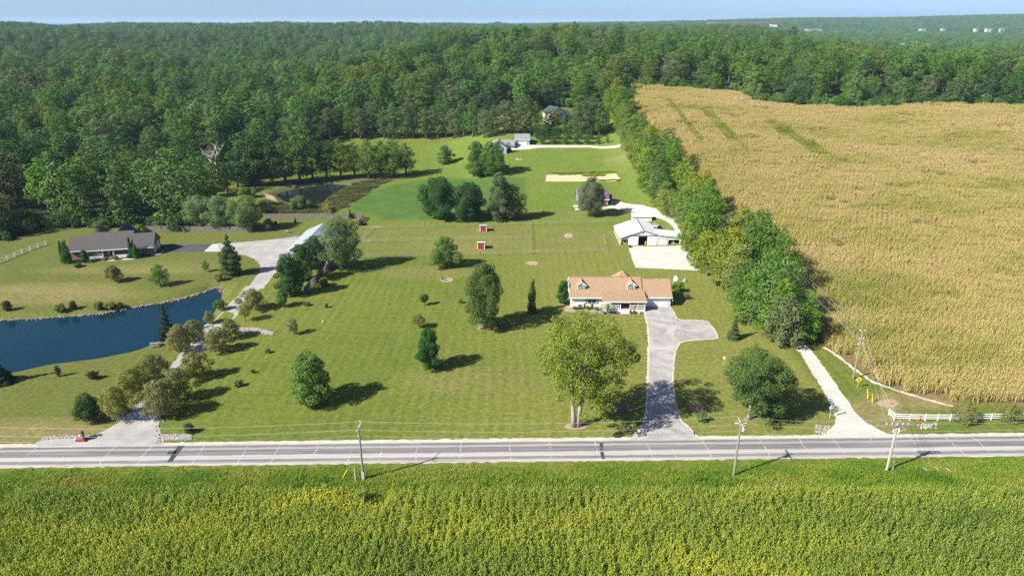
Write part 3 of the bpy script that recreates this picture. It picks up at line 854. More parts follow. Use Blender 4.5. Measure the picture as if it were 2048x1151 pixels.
def tree_data(kind, seed, H, Rad, mat, leaf, n, trunk=0.16, clumps=34, bark='bark', twin=False, rb=None, size=0.36, squash=0.8, lob=None, **kw):
    """meshes of one tree H metres tall with a crown of radius Rad"""
    z0 = H * trunk
    if lob is not None: pass
    elif kind == 'spruce': lob = whorls(seed, z0, H * 0.98, Rad, max(7, int(H * 1.1)), 9, 0.16)
    elif kind == 'pine': lob = whorls(seed, z0, H * 0.97, Rad, max(6, int(H * 0.75)), 8, 0.22, 'pine', -0.05)
    elif kind == 'column':
        rg = random.Random(seed); lob = []
        for k in range(int(12 + H * 2)):
            t = rg.random(); a = rg.random() * 6.28; rr = Rad * 0.5 * (1 - t ** 3) * rg.random() ** 0.5
            s = Rad * (0.62 - 0.38 * t ** 1.6)
            lob.append((rr * math.cos(a), rr * math.sin(a), z0 + (H - z0) * t * 0.9, s, s, s * 1.7))
        lob.append((0, 0, H * 0.45, Rad * 0.75, Rad * 0.75, H * 0.42))
        for k in range(2): lob.append((rg.uniform(-.3, .3) * Rad, rg.uniform(-.3, .3) * Rad, H * (0.93 - 0.05 * k), Rad * 0.26, Rad * 0.26, H * 0.085))
    else: lob = make_lobes(seed, kind, z0, H, Rad, clumps, size, squash)
    cr = crown_mesh('crown', seed + 1, lob, n, leaf, M[mat], **kw)
    rb = rb or max(0.06, 0.020 * H + 0.012 * Rad)
    tk = trunk_mesh('trunk', seed + 2, lob, z0, rb, M[bark], 3 if kind in ('spruce', 'column', 'pine') else 7, twin, top=H * 0.9 if kind in ('spruce', 'pine') else None)
    return tk, cr

def place_tree(name, data, x, y, label, cat='tree', group=None, rz=0.0, sc=1.0, z=None):
    e = empty(name, (x, y, zg(x, y) if z is None else z), rz)
    e.scale = (sc, sc, sc) if not hasattr(sc, '__len__') else sc
    link('trunk', data[0], e); link('crown', data[1], e)
    return tag(e, label, cat, group)

def leaves_for(H, Rad, leaf, dens=2.0, cap=21000, trunk=0.16):
    A = 4 * math.pi * Rad * ((H * (1 - trunk)) / 2 + Rad) / 2
    return int(min(cap, max(500, dens * A / (0.31 * leaf * leaf))))

SEED = [100]
def tree(px, py, top, half, kind, mat, label, name='tree', leaf=0.34, trunk=0.16, clumps=34, dens=2.0, cat='tree', group=None, H=None, blobs=None, **kw):
    """a tree whose foot stands at photo pixel (px, py), whose top reaches row top and whose crown is half pixels wide each side"""
    q = g(px, py); SEED[0] += 10
    H = H or height_at(q, px, top); Rad = half * mpp(q)
    leaf = leaf * 0.88
    if blobs:                                    # boughs read off the photograph: pixel centre and radius, spread in depth
        rb_ = random.Random(SEED[0]); lob = []
        for (bx, by, br) in blobs:
            dx = (bx - px) * mpp(q); z = height_at(q, bx, by); r = br * mpp(q)
            dmax = math.sqrt(max(0.5, (Rad * 0.92) ** 2 - dx * dx)) - r * 0.5
            for k in range(3):
                dy = (-0.85, 0.0, 0.8)[k] * max(0.0, dmax) * rb_.uniform(0.6, 1.0)
                f = rb_.uniform(0.72, 1.02)
                lob.append((dx * rb_.uniform(0.88, 1.04), dy, z - (0.35 if dy > 0 else -0.35) * abs(dy) * 0.25 + rb_.uniform(-.4, .4), r * f, r * f, r * f * 0.82))
        lob += [(0, 0, H * f, Rad * 0.5, Rad * 0.5, H * 0.14) for f in (0.45, 0.55, 0.65, 0.75)]
        kw['lob'] = lob
    lf = min(leaf, Rad * 0.22) if Rad > 1 else min(leaf, Rad * 0.3)
    d = tree_data(kind, SEED[0], H, Rad, mat, lf, leaves_for(H, Rad, lf, dens, trunk=trunk), trunk, clumps, **kw)
    return place_tree(name, d, q[0], q[1], label, cat, group)

# the lawn of the white house
tree(1152, 852, 630, 104, 'round', 'leaf_yellow', 'tall yellow-green shade tree with twin pale trunks beside the road and driveway', 'shade_tree', 0.40, 0.20, 64, 2.3, bark='bark_pale', twin=True, rb=0.42, jit=0.42, blobs=[(1102, 684, 24), (1086, 718, 18), (1112, 742, 16), (1128, 662, 20), (1156, 648, 17), (1190, 652, 18), (1228, 672, 22), (1254, 694, 18), (1232, 712, 22), (1172, 690, 26), (1134, 708, 22), (1200, 716, 24), (1160, 748, 22), (1206, 756, 20), (1142, 778, 14), (1184, 786, 17), (1212, 790, 13), (1120, 722, 14), (1184, 812, 11), (1240, 730, 13), (1170, 642, 9), (1114, 768, 12), (1232, 768, 13), (1158, 798, 11), (1200, 806, 12), (1106, 655, 11), (1262, 716, 10), (1212, 648, 11)])
tree(1497, 838, 702, 72, 'dome', 'leaf_mid', 'broad dark-green tree by the road, nearest the gravel lane', 'shade_tree', 0.34, 0.18, 46, 1.9, bark='bark_pale', blobs=[(1458, 752, 18), (1470, 735, 20), (1494, 722, 19), (1520, 718, 16), (1545, 738, 20), (1565, 760, 18), (1572, 785, 14), (1500, 755, 24), (1530, 770, 24), (1475, 780, 16), (1500, 795, 20), (1545, 800, 18), (1480, 805, 11), (1520, 822, 12), (1556, 820, 11), (1448, 762, 9), (1502, 708, 9)])
tree(625, 806, 708, 44, 'egg', 'leaf_light', 'bright light-green maple alone low on the left of the lawn', 'maple_tree', 0.36, 0.06, 40, 2.0, size=0.3)
tree(858, 737, 660, 26, 'egg', 'leaf_dark', 'small dark-green oval maple with a rusty top, mid lawn', 'maple_tree', 0.30, 0.08, 44, 2.4, size=0.36, bark='bark')
tree(968, 655, 528, 42, 'oval', 'leaf_maple', 'tall oval maple standing left of the columnar evergreen', 'maple_tree', 0.36, 0.12, 64, 2.3, bark='bark_pale', size=0.32)
tree(1064, 625, 558, 10.5, 'column', 'arbor', 'tall narrow columnar evergreen alone on the lawn left of the white house', 'arborvitae', 0.22, 0.02, 20, 2.6)
tree(1126, 606, 562, 14.5, 'egg', 'leaf_dark', 'dense dark rounded evergreen bush against the left end of the white house', 'evergreen_bush', 0.24, 0.01, 40, 3.0, 'bush', size=0.3)
tree(890, 533, 473, 32, 'dome', 'leaf_light', 'feathery pale-green tree in the lawn before the paddock fence', 'birch_tree', 0.30, 0.10, 36, 1.5, bark='bark_pale', size=0.3)
tree(1467, 677, 632, 18, 'spruce', 'needle', 'small olive-green spruce right of the driveway turnaround', 'spruce_tree', 0.22, 0.02)
tree(849, 610, 588, 9, 'round', 'leaf_mid', 'small vase-shaped shrub on a short stem, mid lawn', 'shrub', 0.16, 0.3, 20, cat='shrub')
tree(838, 655, 628, 14, 'dome', 'leaf_olive', 'little spreading fruit tree above the dark maple', 'fruit_tree', 0.18, 0.3, 22, 1.5)
tree(653, 615, 607, 4.5, 'round', 'leaf_dark', 'tiny round dark shrub on the open left of the lawn', 'shrub', 0.14, 0.02, 14, cat='shrub')
tree(588, 668, 637, 12, 'vase', 'leaf_grey', 'grey twiggy shrub beside the left boundary of the lawn', 'shrub', 0.16, 0.15, 20, 1.0, cat='shrub')
tree(921, 606, 596, 6, 'dome', 'leaf_grey', 'low sparse grey shrub left of the tall oval maple', 'shrub', 0.14, 0.02, 14, 0.8, cat='shrub')
tree(1354, 583, 566, 13, 'round', 'leaf_light', 'leaning yellow-green shrub at the right end of the garage', 'shrub', 0.22, 0.25, 20, cat='shrub')
tree(1372, 598, 586, 9, 'vase', 'leaf_grey', 'thin half-bare sapling beyond the garage corner', 'sapling', 0.2, 0.3, 10, 0.5)
tree(1272, 848, 822, 9, 'egg', 'leaf_mid', 'upright green shrub in tree shade left of the driveway mouth', 'shrub', 0.22, 0.02, 24, cat='shrub')
tree(1402, 843, 822, 9, 'egg', 'leaf_light', 'bright green shrub below the right-hand mulch bed', 'shrub', 0.22, 0.02, 24, cat='shrub')
tree(379, 864, 848, 11, 'round', 'leaf_dark', 'round dark shrub at the road end of the left boundary', 'shrub', 0.2, 0.02, 24, cat='shrub')
tree(1925, 843, 800, 27, 'dome', 'leaf_olive', 'feathery willow shrub in front of the white rail fence', 'willow_shrub', 0.22, 0.02, 30, 1.3, cat='shrub')
tree(2014, 840, 804, 22, 'dome', 'leaf_olive', 'feathery willow shrub at the right edge of the white rail fence', 'willow_shrub', 0.22, 0.02, 26, 1.3, cat='shrub')
tree(1530, 836, 808, 20, 'round', 'leaf_grey', 'grey-green shrub in the shade behind the broad roadside tree', 'shrub', 0.25, 0.02, 24, cat='shrub')
tree(1568, 832, 815, 14, 'round', 'leaf_olive', 'low olive shrub right of the grey-green shrub in tree shade', 'shrub', 0.25, 0.02, 24, cat='shrub')
# beyond the paddock
tree(880, 438, 356, 37, 'round', 'leaf_dark', 'large dark round tree, left of the pair behind the paddock fence', 'oak_tree', 0.45, 0.03, 44, 2.0, size=0.3)
tree(936, 440, 366, 36, 'round', 'leaf_dark', 'large dark round tree, right of the pair behind the paddock fence', 'oak_tree', 0.45, 0.03, 44, 2.0, size=0.3)
tree(1000, 440, 344, 32, 'dome', 'leaf_grey', 'grey-green tree with ragged crown right of the dark round pair', 'sycamore_tree', 0.45, 0.06, 40, 1.7, size=0.3)
tree(1028, 438, 368, 24, 'dome', 'leaf_olive', 'olive-brown tree leaning on the grey-green sycamore', 'elm_tree', 0.42, 0.08, 36, 1.7, size=0.3)
tree(1181, 431, 354, 31, 'dome', 'leaf_grey', 'spreading grey-green tree standing before the plum-roofed house', 'pear_tree', 0.36, 0.14, 44, 1.7, size=0.28)
tree(953, 353, 283, 22, 'egg', 'leaf_mid', 'left tree of the tight pair before the grey far house', 'ash_tree', 0.5, 0.03, 36, 1.9)
tree(986, 351, 284, 25, 'egg', 'leaf_mid', 'right tree of the tight pair before the grey far house', 'ash_tree', 0.5, 0.03, 36, 1.9)
tree(890, 328, 291, 16, 'egg', 'leaf_light', 'lone pale pyramid tree on the far lawn', 'linden_tree', 0.4, 0.03, 30)
# neighbour's yard on the left
tree(683, 538, 434, 38, 'oval', 'leaf_silver', 'tall silvery maple at the corner of the paddock and wooden fence', 'silver_maple', 0.38, 0.12, 44, 1.7, bark='bark_pale')
tree(404, 459, 391, 28, 'round', 'leaf_catalpa', 'left of three round-headed trees by the wooden fence', 'catalpa_tree', 0.36, 0.14, 44, 2.0)
tree(443, 460, 393, 27, 'round', 'leaf_catalpa', 'middle of three round-headed trees by the wooden fence', 'catalpa_tree', 0.36, 0.14, 44, 2.0)
tree(495, 461, 393, 31, 'round', 'leaf_catalpa', 'right and brightest of three round-headed trees by the wooden fence', 'catalpa_tree', 0.36, 0.14, 44, 2.0)
tree(464, 549, 472, 30, 'pine', 'needle', 'white pine standing between the gravel court and the pond', 'pine_tree', 0.28, 0.10, rb=0.22)
tree(581, 591, 508, 26, 'egg', 'leaf_dark', 'nearest of three dark trees along the wooden boundary fence', 'pear_tree', 0.30, 0.08, 40, 2.2)
tree(606, 562, 490, 24, 'egg', 'leaf_dark', 'middle of three dark trees along the wooden boundary fence', 'pear_tree', 0.30, 0.08, 40, 2.2)
tree(635, 538, 473, 27, 'egg', 'leaf_dark', 'farthest of three dark trees beside the metal barn', 'pear_tree', 0.30, 0.08, 40, 2.2)
tree(565, 613, 578, 14, 'dome', 'leaf_light', 'slender pale young tree below the dark fence trees', 'young_tree', 0.22, 0.2, 24, 1.4)
tree(648, 572, 555, 11, 'round', 'leaf_yellow', 'low yellow-green bush on the lawn side of the wooden fence', 'bush', 0.22, 0.02, 20, cat='bush')
tree(335, 668, 598, 26, 'spruce', 'needle_dark', 'dark spruce standing on the pond shore', 'spruce_tree', 0.26, 0.04)
tree(2, 765, 702, 25, 'spruce', 'needle_dark', 'dark spruce at the left edge beside the pond', 'spruce_tree', 0.26, 0.08)
tree(178, 840, 790, 30, 'dome', 'needle', 'small bluish pine tree left of the blue gate', 'pine_tree', 0.22, 0.2, 30, 1.8)
for (px, py, top, hw, lab) in [(362, 703, 650, 30, 'brown-tinged fruit tree nearest the picnic table'), (388, 681, 641, 27, 'brown-tinged fruit tree beside the blue kayak'),
                               (438, 702, 655, 29, 'sparse fruit tree on the right of the drive below the stone ditch'), (463, 676, 637, 22, 'pale fruit tree at the start of the stone ditch'),
                               (308, 763, 709, 33, 'fruit tree left of the drive, fourth from the gate'), (270, 795, 737, 35, 'rusty fruit tree left of the drive, second from the gate'),
                               (236, 836, 773, 33, 'olive fruit tree directly left of the blue gate'), (323, 834, 762, 42, 'largest fruit tree, directly right of the blue gate'),
                               (358, 800, 738, 34, 'fruit tree second from the gate on the right of the drive'), (391, 757, 705, 32, 'thin-crowned fruit tree third from the gate on the right of the drive'),
                               (507, 619, 578, 27, 'round olive fruit tree at the top of the pond drive')]:
    tree(px, py, top, hw, 'dome', 'leaf_olive', lab, 'fruit_tree', 0.26, 0.18, 38, 1.15, size=0.27, squash=0.75)
tree(441, 619, 598, 14, 'dome', 'leaf_mid', 'small green tree on the narrow end of the pond bank', 'young_tree', 0.2, 0.3, 20, 1.5)
tree(491, 641, 606, 15, 'vase', 'leaf_olive', 'thin pale young tree right of the pond drive', 'young_tree', 0.2, 0.3, 16, 0.9)
tree(420, 645, 620, 13, 'vase', 'leaf_olive', 'golden willow sapling at the water by the stone ditch', 'sapling', 0.2, 0.1, 16, 0.9)
tree(230, 563, 531, 18, 'dome', 'leaf_olive', 'dark little crab apple on the slope before the brick house', 'crab_apple', 0.2, 0.25, 26, 2.0)
tree(321, 571, 528, 19, 'dome', 'leaf_light', 'pale airy young tree on the slope before the brick house', 'young_tree', 0.2, 0.15, 26, 1.1)
tree(412, 543, 520, 9, 'dome', 'leaf_light', 'faint pale sapling left of the white pine', 'sapling', 0.16, 0.2, 14, 0.8)
tree(127.5, 523, 481, 6.5, 'column', 'arbor', 'narrow columnar evergreen at the far left corner of the brick house', 'arborvitae', 0.18, 0.02, dens=2.6)
tree(137, 526, 479, 9.5, 'column', 'arbor', 'tall stout columnar evergreen at the left corner of the brick house', 'arborvitae', 0.2, 0.02, dens=2.6)
tree(171, 523, 500, 9, 'egg', 'arbor', 'short conical evergreen at the left end of the brick porch', 'arborvitae', 0.18, 0.02, 26, 2.8)
tree(264, 514, 474, 6, 'column', 'arbor', 'narrow columnar evergreen at the right end of the brick porch', 'arborvitae', 0.18, 0.02, dens=2.6)
tree(273, 516, 487, 8, 'column', 'arbor', 'shorter columnar evergreen beside the brick wing window', 'arborvitae', 0.18, 0.02, dens=2.6)
for (px, py, top, hw, mat, lab) in [(16, 620, 601, 10, 'leaf_red', 'dark purple shrub on the stony far bank, leftmost'), (122, 621, 607, 11, 'leaf_light', 'tufted pale grass clump on the far pond bank'),
                                    (147, 617, 602, 8, 'leaf_red', 'twiggy brown shrub right of the pale grass clump'), (198, 615, 603, 10, 'leaf_silver', 'low grey-green shrub on the far pond bank'),
                                    (219, 613, 602, 11, 'shrub_gold', 'round golden shrub on the far pond bank'), (239, 611, 600, 8, 'arbor', 'small round bright-green shrub on the far pond bank'),
                                    (440, 560, 546, 12, 'shrub_gold', 'golden grass mound at the narrow end of the pond'), (188, 757, 742, 11, 'leaf_red', 'reddish bush on the lawn below the pond'),
                                    (118, 752, 730, 6, 'leaf_red', 'tiny dark-red sapling on the lawn below the pond'), (212, 520, 514, 5.5, 'leaf_olive', 'clipped brown shrub left of the brick house steps'),
                                    (231, 519, 511, 6.5, 'leaf_olive', 'clipped brown shrub right of the brick house steps'), (288, 513, 508, 6, 'leaf_dark', 'low dark shrub under the brick wing window'),
                                    (300, 511, 506, 6, 'leaf_dark', 'low dark shrub at the right corner of the brick wing'), (183, 524, 520, 8, 'leaf_mid', 'low spreading green shrub at the foot of the brick porch'),
                                    (156, 534, 526, 9, 'leaf_mid', 'ground-hugging green shrub on the lawn left of the brick house'), (258, 516, 509, 5, 'leaf_grey', 'small grey shrub near the porch right end'),
                                    (206, 469, 440, 16, 'leaf_grey', 'grey-green bush behind the left roof of the brick house'), (281, 464, 449, 12, 'leaf_yellow', 'yellowish bush before the wooden fence behind the brick house'),
                                    (600, 418, 393, 20, 'leaf_light', 'round willow bush on the near bank of the dark pond'), (660, 433, 406, 14, 'leaf_olive', 'olive young tree behind the wooden fence near the silver maple'),
                                    (701, 437, 419, 5, 'needle_dark', 'small dark spruce inside the corner of the wooden fence'), (591, 446, 436, 4.5, 'needle_dark', 'tiny dark spruce before the right wooden fence'),
                                    (538, 460, 438, 11, 'leaf_grey', 'dim grey bush between the two wooden fences'), (721, 450, 440, 8, 'leaf_red', 'dark reddish bush at the corner end of the wooden fence'),
                                    (552, 450, 442, 4, 'needle_dark', 'small dark shrub at the start of the right wooden fence'), (493, 395, 376, 18, 'leaf_light', 'green thicket bush left of the dark pond')]:
    k = 'cone' if 'spruce' in lab else ('vase' if 'sapling' in lab or 'twiggy' in lab else 'round')
    nm = 'spruce_tree' if 'spruce' in lab else ('sapling' if 'sapling' in lab else ('young_tree' if 'young tree' in lab else 'shrub'))
    tree(px, py, top, hw, k, mat, lab, nm, 0.24, 0.02, 22, 1.8, 'shrub' if nm == 'shrub' else 'tree')
# shrubs strung along the left boundary
for k, (px, py, hw) in enumerate([(478, 772, 9), (536, 705, 6), (614, 611, 6), (506, 745, 5)]):
    tree(px, py, py - hw * 1.3, hw, 'round', 'leaf_mid', ['nearest', 'third nearest', 'farthest', 'second nearest'][k] + ' to the road of the low bushes along the left lawn boundary', 'bush', 0.24, 0.02, 18, 1.8, 'bush', group='bushes along the left boundary')

# dead tree
q = g(440, 362); e = empty('dead_tree', q)
mb = MB(); rg = random.Random(4)
Hd = height_at(q, 440, 262)
def branch(p, d, L, r, lev):
    e2 = p + d * L
    mid = p + d * L * 0.5 + Vector((rg.uniform(-.3, .3), rg.uniform(-.3, .3), 0)) * L * 0.12
    mb.tube([p, mid, e2], [r, r * 0.8, r * 0.5], 5)
    if lev == 0: return
    for _ in range(3):
        nd = (d + Vector((rg.uniform(-.75, .75), rg.uniform(-.75, .75), rg.uniform(-0.05, .45)))).normalized()
        branch(p + d * L * rg.uniform(0.45, 1.0), nd, L * rg.uniform(0.5, 0.75), r * 0.5, lev - 1)
branch(Vector((0, 0, -.2)), Vector((-0.08, 0, 1)).normalized(), Hd * 0.42, 0.55, 4)
mb.build('trunk', M['dead_wood'], e, True)
tag(e, 'bare dead tree with pale forking branches at the wood edge', 'dead tree')

# ------------------------------------------------------------------ hedgerow between the lawn and the grain field
HR = []
for k in range(9):
    H = [13, 11, 15, 12, 14, 10, 13, 12, 16][k]; Rd = [4.4, 4.2, 4.8, 4.0, 4.6, 3.9, 4.4, 4.7, 4.6][k]
    mt = ['leaf_hedgerow', 'leaf_hedgerow', 'leaf_mid', 'leaf_hedgerow', 'leaf_hedgerow', 'leaf_grey', 'leaf_light', 'leaf_hedgerow', 'leaf_light'][k]
    HR.append(tree_data(['dome', 'egg', 'oval'][k % 3], 900 + 10 * k, H, Rd, mt, 0.5, 3600, 0.06, 34, size=0.32))
ORD = ['first', 'second', 'third', 'fourth', 'fifth', 'sixth', 'seventh', 'eighth', 'ninth', 'tenth', 'eleventh', 'twelfth', 'thirteenth', 'fourteenth', 'fifteenth', 'sixteenth', 'seventeenth', 'eighteenth', 'nineteenth', 'twentieth']
def ordinal(n):
    if n < 20: return ORD[n]
    tens = {2: 'twenty', 3: 'thirty', 4: 'forty', 5: 'fifty', 6: 'sixty'}[(n + 1) // 10]
    return tens[:-1] + 'ieth' if (n + 1) % 10 == 0 else tens + '-' + ORD[(n + 1) % 10 - 1]
rg = random.Random(21); n_h = 0
y = 126.0
while y < 385:
    for row, x0 in ((0, 52.4), (1, 62.0 - 6.5 * float(sm((y - 210) / 110)))):
        x = x0 + (2.5 if row == 0 and 190 < y < 214 else 0)
        if row == 0 and y < 146: x += (146 - y) * 0.20
        if row == 1 and y < 150: x -= (150 - y) * 0.07
        x += rg.uniform(-1.5, 1.5); yy = y + rg.uniform(-1.4, 1.4)
        s = rg.uniform(0.84, 1.22) * (0.88 if y < 150 else 1.0)
        if row == 0 and 195 < y < 225: s *= 0.75
        s *= 1 - 0.2 * float(sm((y - 230) / 120))
        side = 'lawn side' if row == 0 else 'field side'
        place_tree('hedgerow_tree', HR[rg.choice((2, 6, 8, 5, 8)) if y < 142 else rg.randrange(9)], x, yy, '%s tree from the road on the %s of the long hedgerow' % (ordinal(n_h), side), 'tree', 'hedgerow trees on the ' + side, rg.uniform(0, 6.28), (s, s, s * rg.uniform(0.85, 1.15)))
    n_h += 1
    y += rg.uniform(4.0, 5.4)

# ------------------------------------------------------------------ woodland
def source(name, mesh):
    o = bpy.data.objects.new(name, mesh); return o

def joined_tree(seed, kind, H, Rd, mat, leaf, n, clumps):
    tk, cr = tree_data(kind, seed, H, Rd, mat, leaf, n, 0.18, clumps, size=0.34)
    return tk, cr

WOOD = []
NW = 14
for k in range(NW * 2):
    j = k % NW; edge_kind = k >= NW            # canopy trees inside the wood, then trees leafy to the ground for its edge
    H = [18, 20, 17, 21, 18, 19, 16, 20, 18, 19, 17, 21, 18, 20][j]; Rd = [6.0, 5.6, 6.6, 6.2, 5.4, 6.8, 5.6, 6.0, 6.4, 5.2, 6.9, 5.8, 6.2, 5.6][j]
    mt = ['leaf_wood', 'leaf_wood', 'leaf_dark', 'leaf_wood', 'leaf_mid', 'leaf_wood', 'leaf_dark', 'leaf_autumn', 'leaf_grey', 'leaf_wood', 'leaf_mid', 'leaf_mid', 'leaf_dark', 'leaf_wood'][j]
    WOOD.append(tree_data(['round', 'dome', 'round', 'egg', 'round'][j % 5], 2000 + 10 * k, H, Rd, mt, 0.78, 2500 if edge_kind else 1900, 0.05 if edge_kind else 0.34, 34 if edge_kind else 26, size=0.30, jit=0.34))

def scatter(name, pts, rot, scl, idx, meshes, label, cat=None):
    """one object of geometry-node instances (for what nobody could count)"""
    me = bpy.data.meshes.new(name)
    me.vertices.add(len(pts)); me.vertices.foreach_set('co', np.asarray(pts, np.float32).ravel())
    a = me.attributes.new('rot', 'FLOAT_VECTOR', 'POINT'); a.data.foreach_set('vector', np.asarray(rot, np.float32).ravel())
    a = me.attributes.new('scl', 'FLOAT_VECTOR', 'POINT'); a.data.foreach_set('vector', np.asarray(scl, np.float32).ravel())
    a = me.attributes.new('pick', 'INT', 'POINT'); a.data.foreach_set('value', np.asarray(idx, np.int32))
    coll = bpy.data.collections.new(name + '_sources')
    for k, m in enumerate(meshes):
        coll.objects.link(bpy.data.objects.new('%s_source_%02d' % (name, k), m))
    ng = bpy.data.node_groups.new(name, 'GeometryNodeTree')
    ng.interface.new_socket('Geometry', in_out='INPUT', socket_type='NodeSocketGeometry')
    ng.interface.new_socket('Geometry', in_out='OUTPUT', socket_type='NodeSocketGeometry')
    N = ng.nodes; gi = N.new('NodeGroupInput'); go = N.new('NodeGroupOutput')
    ci = N.new('GeometryNodeCollectionInfo'); ci.inputs['Collection'].default_value = coll
    ci.inputs['Separate Children'].default_value = True; ci.inputs['Reset Children'].default_value = True
    ip = N.new('GeometryNodeInstanceOnPoints'); ip.inputs['Pick Instance'].default_value = True
    def named(nm, typ):
        n = N.new('GeometryNodeInputNamedAttribute'); n.data_type = typ; n.inputs['Name'].default_value = nm
        return n.outputs['Attribute']
    L = ng.links
    L.new(gi.outputs[0], ip.inputs['Points']); L.new(ci.outputs[0], ip.inputs['Instance'])
    L.new(named('pick', 'INT'), ip.inputs['Instance Index'])
    er = N.new('FunctionNodeEulerToRotation'); L.new(named('rot', 'FLOAT_VECTOR'), er.inputs[0]); L.new(er.outputs[0], ip.inputs['Rotation'])
    L.new(named('scl', 'FLOAT_VECTOR'), ip.inputs['Scale'])
    L.new(ip.outputs[0], go.inputs[0])
    o = bpy.data.objects.new(name, me); COL.objects.link(o)
    md = o.modifiers.new('scatter', 'NODES'); md.node_group = ng
    return tag(o, label, cat, kind='stuff')

def merged(tk, cr, name):
    """trunk and crown of a tree in one mesh, for the scattered masses"""
    me = bpy.data.meshes.new(name)
    bm = bmesh.new(); bm.from_mesh(tk); nt = len(bm.faces); bm.from_mesh(cr)
    bm.faces.ensure_lookup_table()
    for i, f in enumerate(bm.faces): f.material_index = 0 if i < nt else 1
    bm.to_mesh(me); bm.free()
    me.materials.append(tk.materials[0]); me.materials.append(cr.materials[0])
    return me

def grid_points(r0, r1, cell, seed, half_angle):
    rg = np.random.default_rng(seed)
    X, Y = np.meshgrid(np.arange(-r1, r1, cell), np.arange(60, r1, cell))
    X = X.ravel() + rg.uniform(-.42, .42, X.size) * cell; Y = Y.ravel() + rg.uniform(-.42, .42, Y.size) * cell
    r = np.hypot(X, Y)
    ok = (r >= r0) & (r < r1) & (np.abs(X) < Y * math.tan(half_angle) + 25)
    return X[ok], Y[ok], rg

X, Y, rw = grid_points(190, 1500, 12.3, 5, R(42))
ok = woods(X, Y); X, Y = X[ok], Y[ok]
ride = (np.abs(X - (66 + (Y - 400) * 0.125)) < 4.5) & (Y > 430) & (Y < 640)      # the straight gap cut through the wood
ride |= (rw.random(len(X)) < 0.05) & (Y > 240)
X, Y = X[~ride], Y[~ride]
Zt = hbase(X, Y)
SC = rw.uniform(0.72, 1.18, len(X)); SC[rw.random(len(X)) < 0.10] *= 1.2
zone_l = (X < -100) & (Y < 330)
SC = np.where(X > 64, SC * 0.84, SC)
SC = np.where(zone_l, SC * 0.92, SC) * 1.2
# stands: neighbouring trees tend to be of one kind and one height
stand = np.sin(X / 23.0 + 1.7 * np.sin(Y / 37.0)) + np.sin(Y / 29.0 + 1.3 * np.sin(X / 41.0)) + 0.9 * rw.normal(size=len(X))
SC = SC * (1 + 0.12 * np.sin(X / 31.0 + 2 * np.sin(Y / 53.0)) * np.sin(Y / 27.0 + 1))
kind_order = np.array([2, 12, 6, 0, 5, 8, 13, 3, 1, 9, 4, 11, 10, 7])
rank = np.argsort(np.argsort(stand)) / max(1, len(X))
IDX = kind_order[np.clip((rank * NW).astype(int), 0, NW - 1)] + NW * (~woods(X, Y - 20) | ~woods(X + 12, Y - 6) | ~woods(X - 12, Y - 6)); ROT = rw.uniform(0, 6.28, len(X))
HZ = SC * rw.uniform(0.74, 1.0, len(X))
HZ = np.where((Y > 520) & (Y < 800), np.minimum(HZ, 1.12), HZ)
# screen positions: the ones that show largest become things of their own
dep = Y * math.cos(PITCH) + (CAMZ - Zt - 10) * math.sin(PITCH)
upx = 1024 + FPX * X / dep
vis = (upx > -30) & (upx < 2078)
order = np.argsort(np.where(vis, dep / SC, 1e9))
single = np.zeros(len(X), bool); single[order[:290]] = True
count = {}
for i in sorted(np.nonzero(single)[0], key=lambda j: upx[j]):
    if X[i] < -150: w = 'shaded woods behind the brick house'
    elif X[i] < -100: w = 'wood edge by the dark pond'
    elif X[i] < 64: w = 'wooded hill edge behind the far houses'
    else: w = 'wood edge beyond the grain field'
    k = IDX[i]
    tone = {'leaf_dark': 'dark-green', 'leaf_mid': 'mid-green', 'leaf_grey': 'grey-green', 'leaf_wood': 'full-crowned', 'leaf_autumn': 'yellowing', 'leaf_hedgerow': 'yellow-green'}[WOOD[k][1].materials[0].name]
    c_ = count[(tone, w)] = count.get((tone, w), -1) + 1
    place_tree('woodland_tree', WOOD[k], X[i], Y[i], '%s %s tree from the left in the %s' % (ordinal(c_), tone, w), 'tree', '%s trees in the %s' % (tone, w), ROT[i], (SC[i], SC[i], HZ[i]), z=Zt[i] - 0.1)
rest = ~single
wm = [merged(a, b, 'woodland_source') for a, b in WOOD]
scatter('woodland', np.stack([X[rest], Y[rest], Zt[rest] - 0.1], 1), np.stack([0 * X[rest], 0 * X[rest], ROT[rest]], 1), np.stack([SC[rest], SC[rest], HZ[rest]], 1), IDX[rest], wm,
        'dense green broadleaf forest covering the hills behind the houses')
# bushes under the wood's edge
UN = [merged(*tree_data('round', 2600 + 10 * k, 4.2, 2.6, ['leaf_dark', 'leaf_mid', 'leaf_wood'][k], 0.55, 700, 0.02, 14, size=0.42), 'undergrowth_source') for k in range(3)]
Xu, Yu, ru = grid_points(190, 620, 3.4, 15, R(42))
oku = woods(Xu, Yu) & (~woods(Xu, Yu - 9) | ~woods(Xu + 8, Yu - 3)); Xu, Yu = Xu[oku], Yu[oku]; nu = len(Xu); su = ru.uniform(0.6, 1.3, nu)
scatter('undergrowth', np.stack([Xu, Yu, hbase(Xu, Yu)], 1), np.stack([0 * Xu, 0 * Xu, ru.uniform(0, 6.28, nu)], 1), np.stack([su, su, su], 1), ru.integers(0, 3, nu), UN, 'bushy green undergrowth along the foot of the woods')
FARW = []
for k in range(6):
    FARW.append(merged(*tree_data(['dome', 'round', 'egg'][k % 3], 3000 + 10 * k, 20, 7.5, ['leaf_wood', 'leaf_wood', 'leaf_dark', 'leaf_wood', 'leaf_mid', 'leaf_wood'][k], 1.7, 420, 0.25, 20, size=0.36), 'far_source'))
X, Y, rw = grid_points(1500, 5600, 17, 6, R(40))
dens = np.sin(X / 310.0 + 1) * np.sin(Y / 270.0) + 0.5 * np.sin(X / 130.0 + Y / 190.0)
